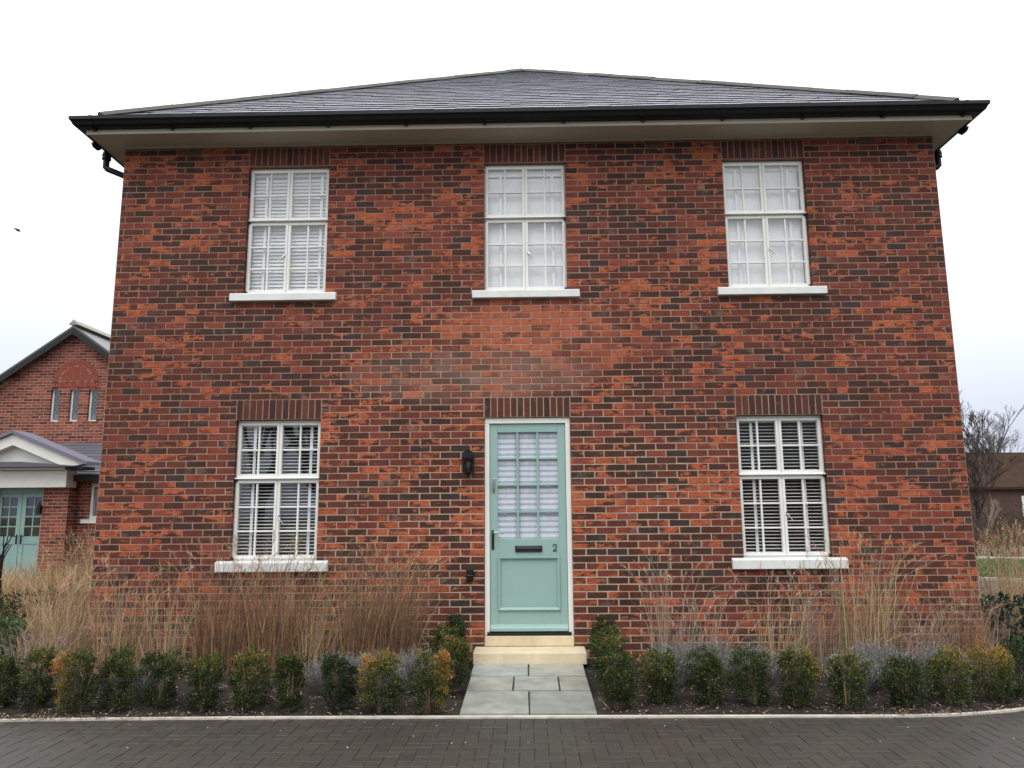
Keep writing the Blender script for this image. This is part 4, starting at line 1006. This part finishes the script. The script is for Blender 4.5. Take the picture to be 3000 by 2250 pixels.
# side wing with lean-to slate roof
WW=aty(268,1450,8.75).x
mb=MB(); mb.box((-13.2,8.72,0),(-11.8,9.,2.45)); mb.build('wing_wall',M['nbrick'],nb)
brickwall('wing_wall',nb,lambda u,d,z:(-9.72+u,8.7+d,z),3.6,0.,33,[(WW+9.72,WW+9.72+.62,1.50,2.28)],mats=nm,seed=73)
mb=MB(); x0,x1=WW+.004,WW+.61
mb.box((x0,8.73,1.5),(x0+.06,8.81,2.28)); mb.box((x1-.06,8.73,1.5),(x1,8.81,2.28)); mb.box((x0+.06,8.73,2.21),(x1-.06,8.81,2.28)); mb.box((x0+.06,8.73,1.5),(x1-.06,8.81,1.57)); mb.box((x0-.13,8.62,1.41),(x1+.13,8.80,1.497)); w=mb.build('window',M['white'],nb)
mb=MB(); mb.box((x0+.06,8.76,1.57),(x1-.06,8.77,2.21)); mb.build('pane',M['glass'],w)
mb=MB(); rn=random.Random(8)
A=Vector((-13.2,8.5,2.46)); n=Vector((0,-.36,.933)); v=Vector((0,.933,.36))
for k in range(11):
    for i in range(26):
        s=rn.uniform(.85,1.1); col=tuple(c*s for c in lin((94,98,108))); x=A.x+i*.3-(.15 if k%2 else 0); a=A+v*(k*.235)
        q=[(x,a.y,a.z),(x+.292,a.y,a.z),(x+.292,a.y+v.y*.26,a.z+v.z*.26),(x,a.y+v.y*.26,a.z+v.z*.26)]
        mb.hexa([Vector(p) for p in q]+[Vector(p)+n*(.02 if j<2 else .006) for j,p in enumerate(q)],col)
mb.hexa([A-n*.1,A+Vector((7.6,0,0))-n*.1,A+Vector((7.6,0,0))+v*2.66-n*.1,A+v*2.66-n*.1,A-n*.004,A+Vector((7.6,0,0))-n*.004,A+Vector((7.6,0,0))+v*2.66-n*.004,A+v*2.66-n*.004],lin((60,62,66)))
mb.build('wing_roof',M['slate'],nb)
mb=MB(); mb.box((-9.3,8.35,2.33),(-6.1,8.49,2.46)); mb.box((-9.50,8.35,2.33),(-9.301,8.49,2.46)); mb.build('wing_gutter',M['matteblack'],nb)
# porch: brick piers, white entablature, pediment, slate roof, double doors
PX=-10.66; hw=1.10
for sg in (-1,1):
    a,b=sorted((PX+sg*hw,PX+sg*.545)); brickwall('porch_pier',nb,lambda u,d,z,a=a:(a+u,8.3+d,z),b-a,.0,29,mats=nm,seed=75+sg,thick=.2)
    x=PX+sg*hw
    if sg>0: brickwall('porch_pier',nb,lambda u,d,z,x=x:(x-d,8.318+u,z),.36,.0,29,mats=nm,seed=78,thick=.2)
mb=MB(); mb.box((PX-hw-.05,8.1,2.185),(PX+hw+.05,8.5,2.56)); mb.box((PX-hw-.2,7.95,2.565),(PX+hw+.2,8.55,2.615)); mb.build('entablature',M['cream'],nb,bevel=.01)
mb=MB(); mb.box((PX-1.48,7.83,2.617),(PX+1.48,8.6,2.64)); mb.prism([(-1.42,0),(1.42,0),(.25,.09),(-.25,.09)],(PX,7.86,2.641),(0,.2,0),(1,0,0),(0,0,1)); mb.build('porch_flashing',plain('lead_sheet',(92,92,98),.5,.1,4),nb)
ps=.41; pk=3.37
mb=MB()
mb.prism([(-1.55,2.66),(1.55,2.66),(0,pk-.1)],(PX,8.14,0),(0,.1,0),(1,0,0),(0,0,1)); mb.build('pediment',M['white'],nb)
mb=MB()
for sg in (-1,1):
    q=[(0,pk-.27),(0,pk-.03),(sg*1.60,pk-.03-1.6*ps),(sg*1.22,pk-.27-1.22*ps)]
    if sg<0: q=q[::-1]
    mb.hexa([(PX+x,8.13,z) for x,z in q][::-1]+[(PX+x,7.95,z) for x,z in q][::-1])
mb.build('raking_cornice',M['cream'],nb)
mb=MB()
for sg in (-1,1):
    q=[(0,pk-.02),(0,pk+.05),(sg*1.68,pk+.05-1.68*ps),(sg*1.68,pk-.02-1.68*ps)]
    if sg<0: q=q[::-1]
    mb.hexa([(PX+x,8.55,z) for x,z in q][::-1]+[(PX+x,7.88,z) for x,z in q][::-1],lin((112,112,128)))
mb.build('porch_roof',M['slate'],nb)
mb=MB(); mb.box((PX+1.22,7.9,2.56),(PX+1.62,8.34,2.62)); mb.build('porch_gutter',M['matteblack'],nb)
mb=MB(); mb.box((PX-.545,8.42,2.08),(PX+.545,8.5,2.184)); mb.build('door_frame',M['green'],nb)
for sg in (-1,1):
    a,b=sorted((PX+sg*.006,PX+sg*.535)); mb=MB(); y0,y1=8.45,8.49; gx0_,gx1_=a+.09,b-.09
    mb.box((a,y0,.12),(gx0_,y1,2.075)); mb.box((gx1_,y0,.12),(b,y1,2.075)); mb.box((gx0_,y0,1.99),(gx1_,y1,2.075)); mb.box((gx0_,y0,.98),(gx1_,y1,1.14)); mb.box((gx0_,y0,.12),(gx1_,y1,.3)); mb.box((gx0_,y0+.015,.3),(gx1_,y1,.98))
    xm=(gx0_+gx1_)/2; mb.box((xm-.012,y0+.004,1.14),(xm+.012,y1-.004,1.99))
    for k in (1,2,3):
        z=1.14+.85*k/4; mb.box((gx0_,y0+.005,z-.012),(xm-.012,y1-.005,z+.012)); mb.box((xm+.012,y0+.005,z-.012),(gx1_,y1-.005,z+.012))
    d=mb.build('door',M['green'],nb)
    mb=MB(); mb.box((gx0_,8.468,1.14),(gx1_,8.474,1.99)); mb.build('pane',M['glass'],d)
    mb=MB(); hx=PX+sg*.05; mb.box((hx-.012,8.43,.98),(hx+.012,8.4495,1.18)); mb.tube([(hx,8.43,1.14),(hx,8.39,1.14),(hx+sg*.09,8.385,1.14)],.008,6); mb.build('handle',M['iron'],d)
mb=MB(); mb.box((PX-1.2,8.62,0),(PX+.9,8.68,2.2)); mb.build('hall_wall',M['dark'],nb)
mb=MB(); mb.box((PX+.475,8.22,1.62),(PX+.55,8.297,1.80)); mb.tube([(PX+.51,8.26,1.80),(PX+.51,8.26,1.9)],[.04,.004],6); o=mb.build('wall_lantern',M['matteblack']); tag(o,'small black lantern on the brick pier beside the neighbouring double doors','lamp')

# ------------------------------------------------------------------ house across the road (behind the camera, seen only as a reflection in the glass)
oh=thing('opposite_house','brick house across the drive seen mirrored in the ground floor glass','house',(4,-30,0))
mb=MB(); mb.box((-3,-36,0),(22,-28,3.4)); mb.build('wall',plain('opposite_brick',(104,70,58),.9,.2,2),oh)
mb=MB(); roofprism(mb,-3,22,-36,-28,3.35,6.2,.4); mb.build('roof',plain('opposite_tiles',(60,56,54),.8,.2,3),oh)
tree('bare_tree','bare tree across the drive mirrored in the ground floor glass',-6.5,-19,0,9.5,931,.24,6,.6,(48,42,38),None,minr=.02)
tree('bare_tree','second bare tree across the drive mirrored in the glass',-10.5,-23,0,10.5,932,.26,6,.6,(48,42,38),None,minr=.02)

# bird
o=thing('bird','small dark bird flying in the white sky far left','bird',tuple(aty(52,674,20)))
mb=MB(); b=aty(52,674,20)
mb.tube([b+Vector((.11,0,-.06)),b+Vector((.06,0,-.03)),b,b+Vector((-.09,0,.05)),b+Vector((-.16,0,.07))],[.012,.042,.05,.03,.012],8,lin((40,40,48)))
for sg in (-1,1):
    mb.face([b+Vector((.04,0,0)),b+Vector((-.05,0,.02)),b+Vector((-.15,sg*.16,.06+sg*.05)),b+Vector((-.08,sg*.2,.05+sg*.07)),b+Vector((.02,sg*.1,.02+sg*.05))],lin((48,48,54)))
mb.build('body',M['bark'],o)

# ------------------------------------------------------------------ light, sky, camera
sc=bpy.context.scene
w=bpy.data.worlds.new('World'); sc.world=w; w.use_nodes=True; nt=w.node_tree; bg=nt.nodes['Background']
SE,SA=math.radians(58),math.radians(200)
sky=N(nt,'ShaderNodeTexSky',sky_type='NISHITA'); sky.sun_disc=False; sky.sun_elevation=SE; sky.sun_rotation=SA; sky.dust_density=4
ST=.12
tc=N(nt,'ShaderNodeTexCoord'); sx=N(nt,'ShaderNodeSeparateXYZ'); L(nt,tc.outputs['Generated'],sx.inputs[0])
zz=math_(nt,'MAXIMUM',sx.outputs[2],0.)
cloud=noise(nt,1.6,4,.5,tc.outputs['Generated'],(1,1,3))
zz=math_(nt,'ADD',zz,math_(nt,'MULTIPLY',math_(nt,'SUBTRACT',cloud,.5),.18),clamp=True)
HZ=tuple(v/ST for v in (.60,.68,.84)); ZN=tuple(v/ST for v in (3.0,3.0,2.98)); MD=tuple(v/ST for v in (1.25,1.28,1.32))
over=ramp(nt,zz,[(0,(.0,.0,.0)),(1,(1,1,1))])
c=mixc(nt,ramp(nt,zz,[(.0,(0,0,0)),(.32,(1,1,1))]),HZ,MD); c=mixc(nt,ramp(nt,zz,[(.3,(0,0,0)),(.95,(1,1,1))]),c,ZN)
L(nt,mixc(nt,.9,sky.outputs[0],c),bg.inputs['Color']); bg.inputs['Strength'].default_value=ST
ld=bpy.data.lights.new('sun','SUN'); ld.energy=.8; ld.angle=math.radians(35); ld.color=(1,.97,.93)
lo=bpy.data.objects.new('sun',ld); C.objects.link(lo)
sd=Vector((math.sin(SA)*math.cos(SE),math.cos(SA)*math.cos(SE),math.sin(SE)))
lo.rotation_euler=sd.to_track_quat('Z','Y').to_euler(); lo.location=(0,-10,20)
cd=bpy.data.cameras.new('camera'); cam=bpy.data.objects.new('camera',cd); C.objects.link(cam)
cd.sensor_width=36; cd.lens=F/3000*36; cd.clip_end=2000; cd.clip_start=.05
cam.matrix_world=Matrix(((AX[0].x,AX[1].x,-AX[2].x,CX),(AX[0].y,AX[1].y,-AX[2].y,CY),(AX[0].z,AX[1].z,-AX[2].z,CZ),(0,0,0,1)))
sc.camera=cam
sc.view_settings.view_transform='Standard'; sc.view_settings.look='None'; sc.view_settings.exposure=0; sc.view_settings.gamma=1
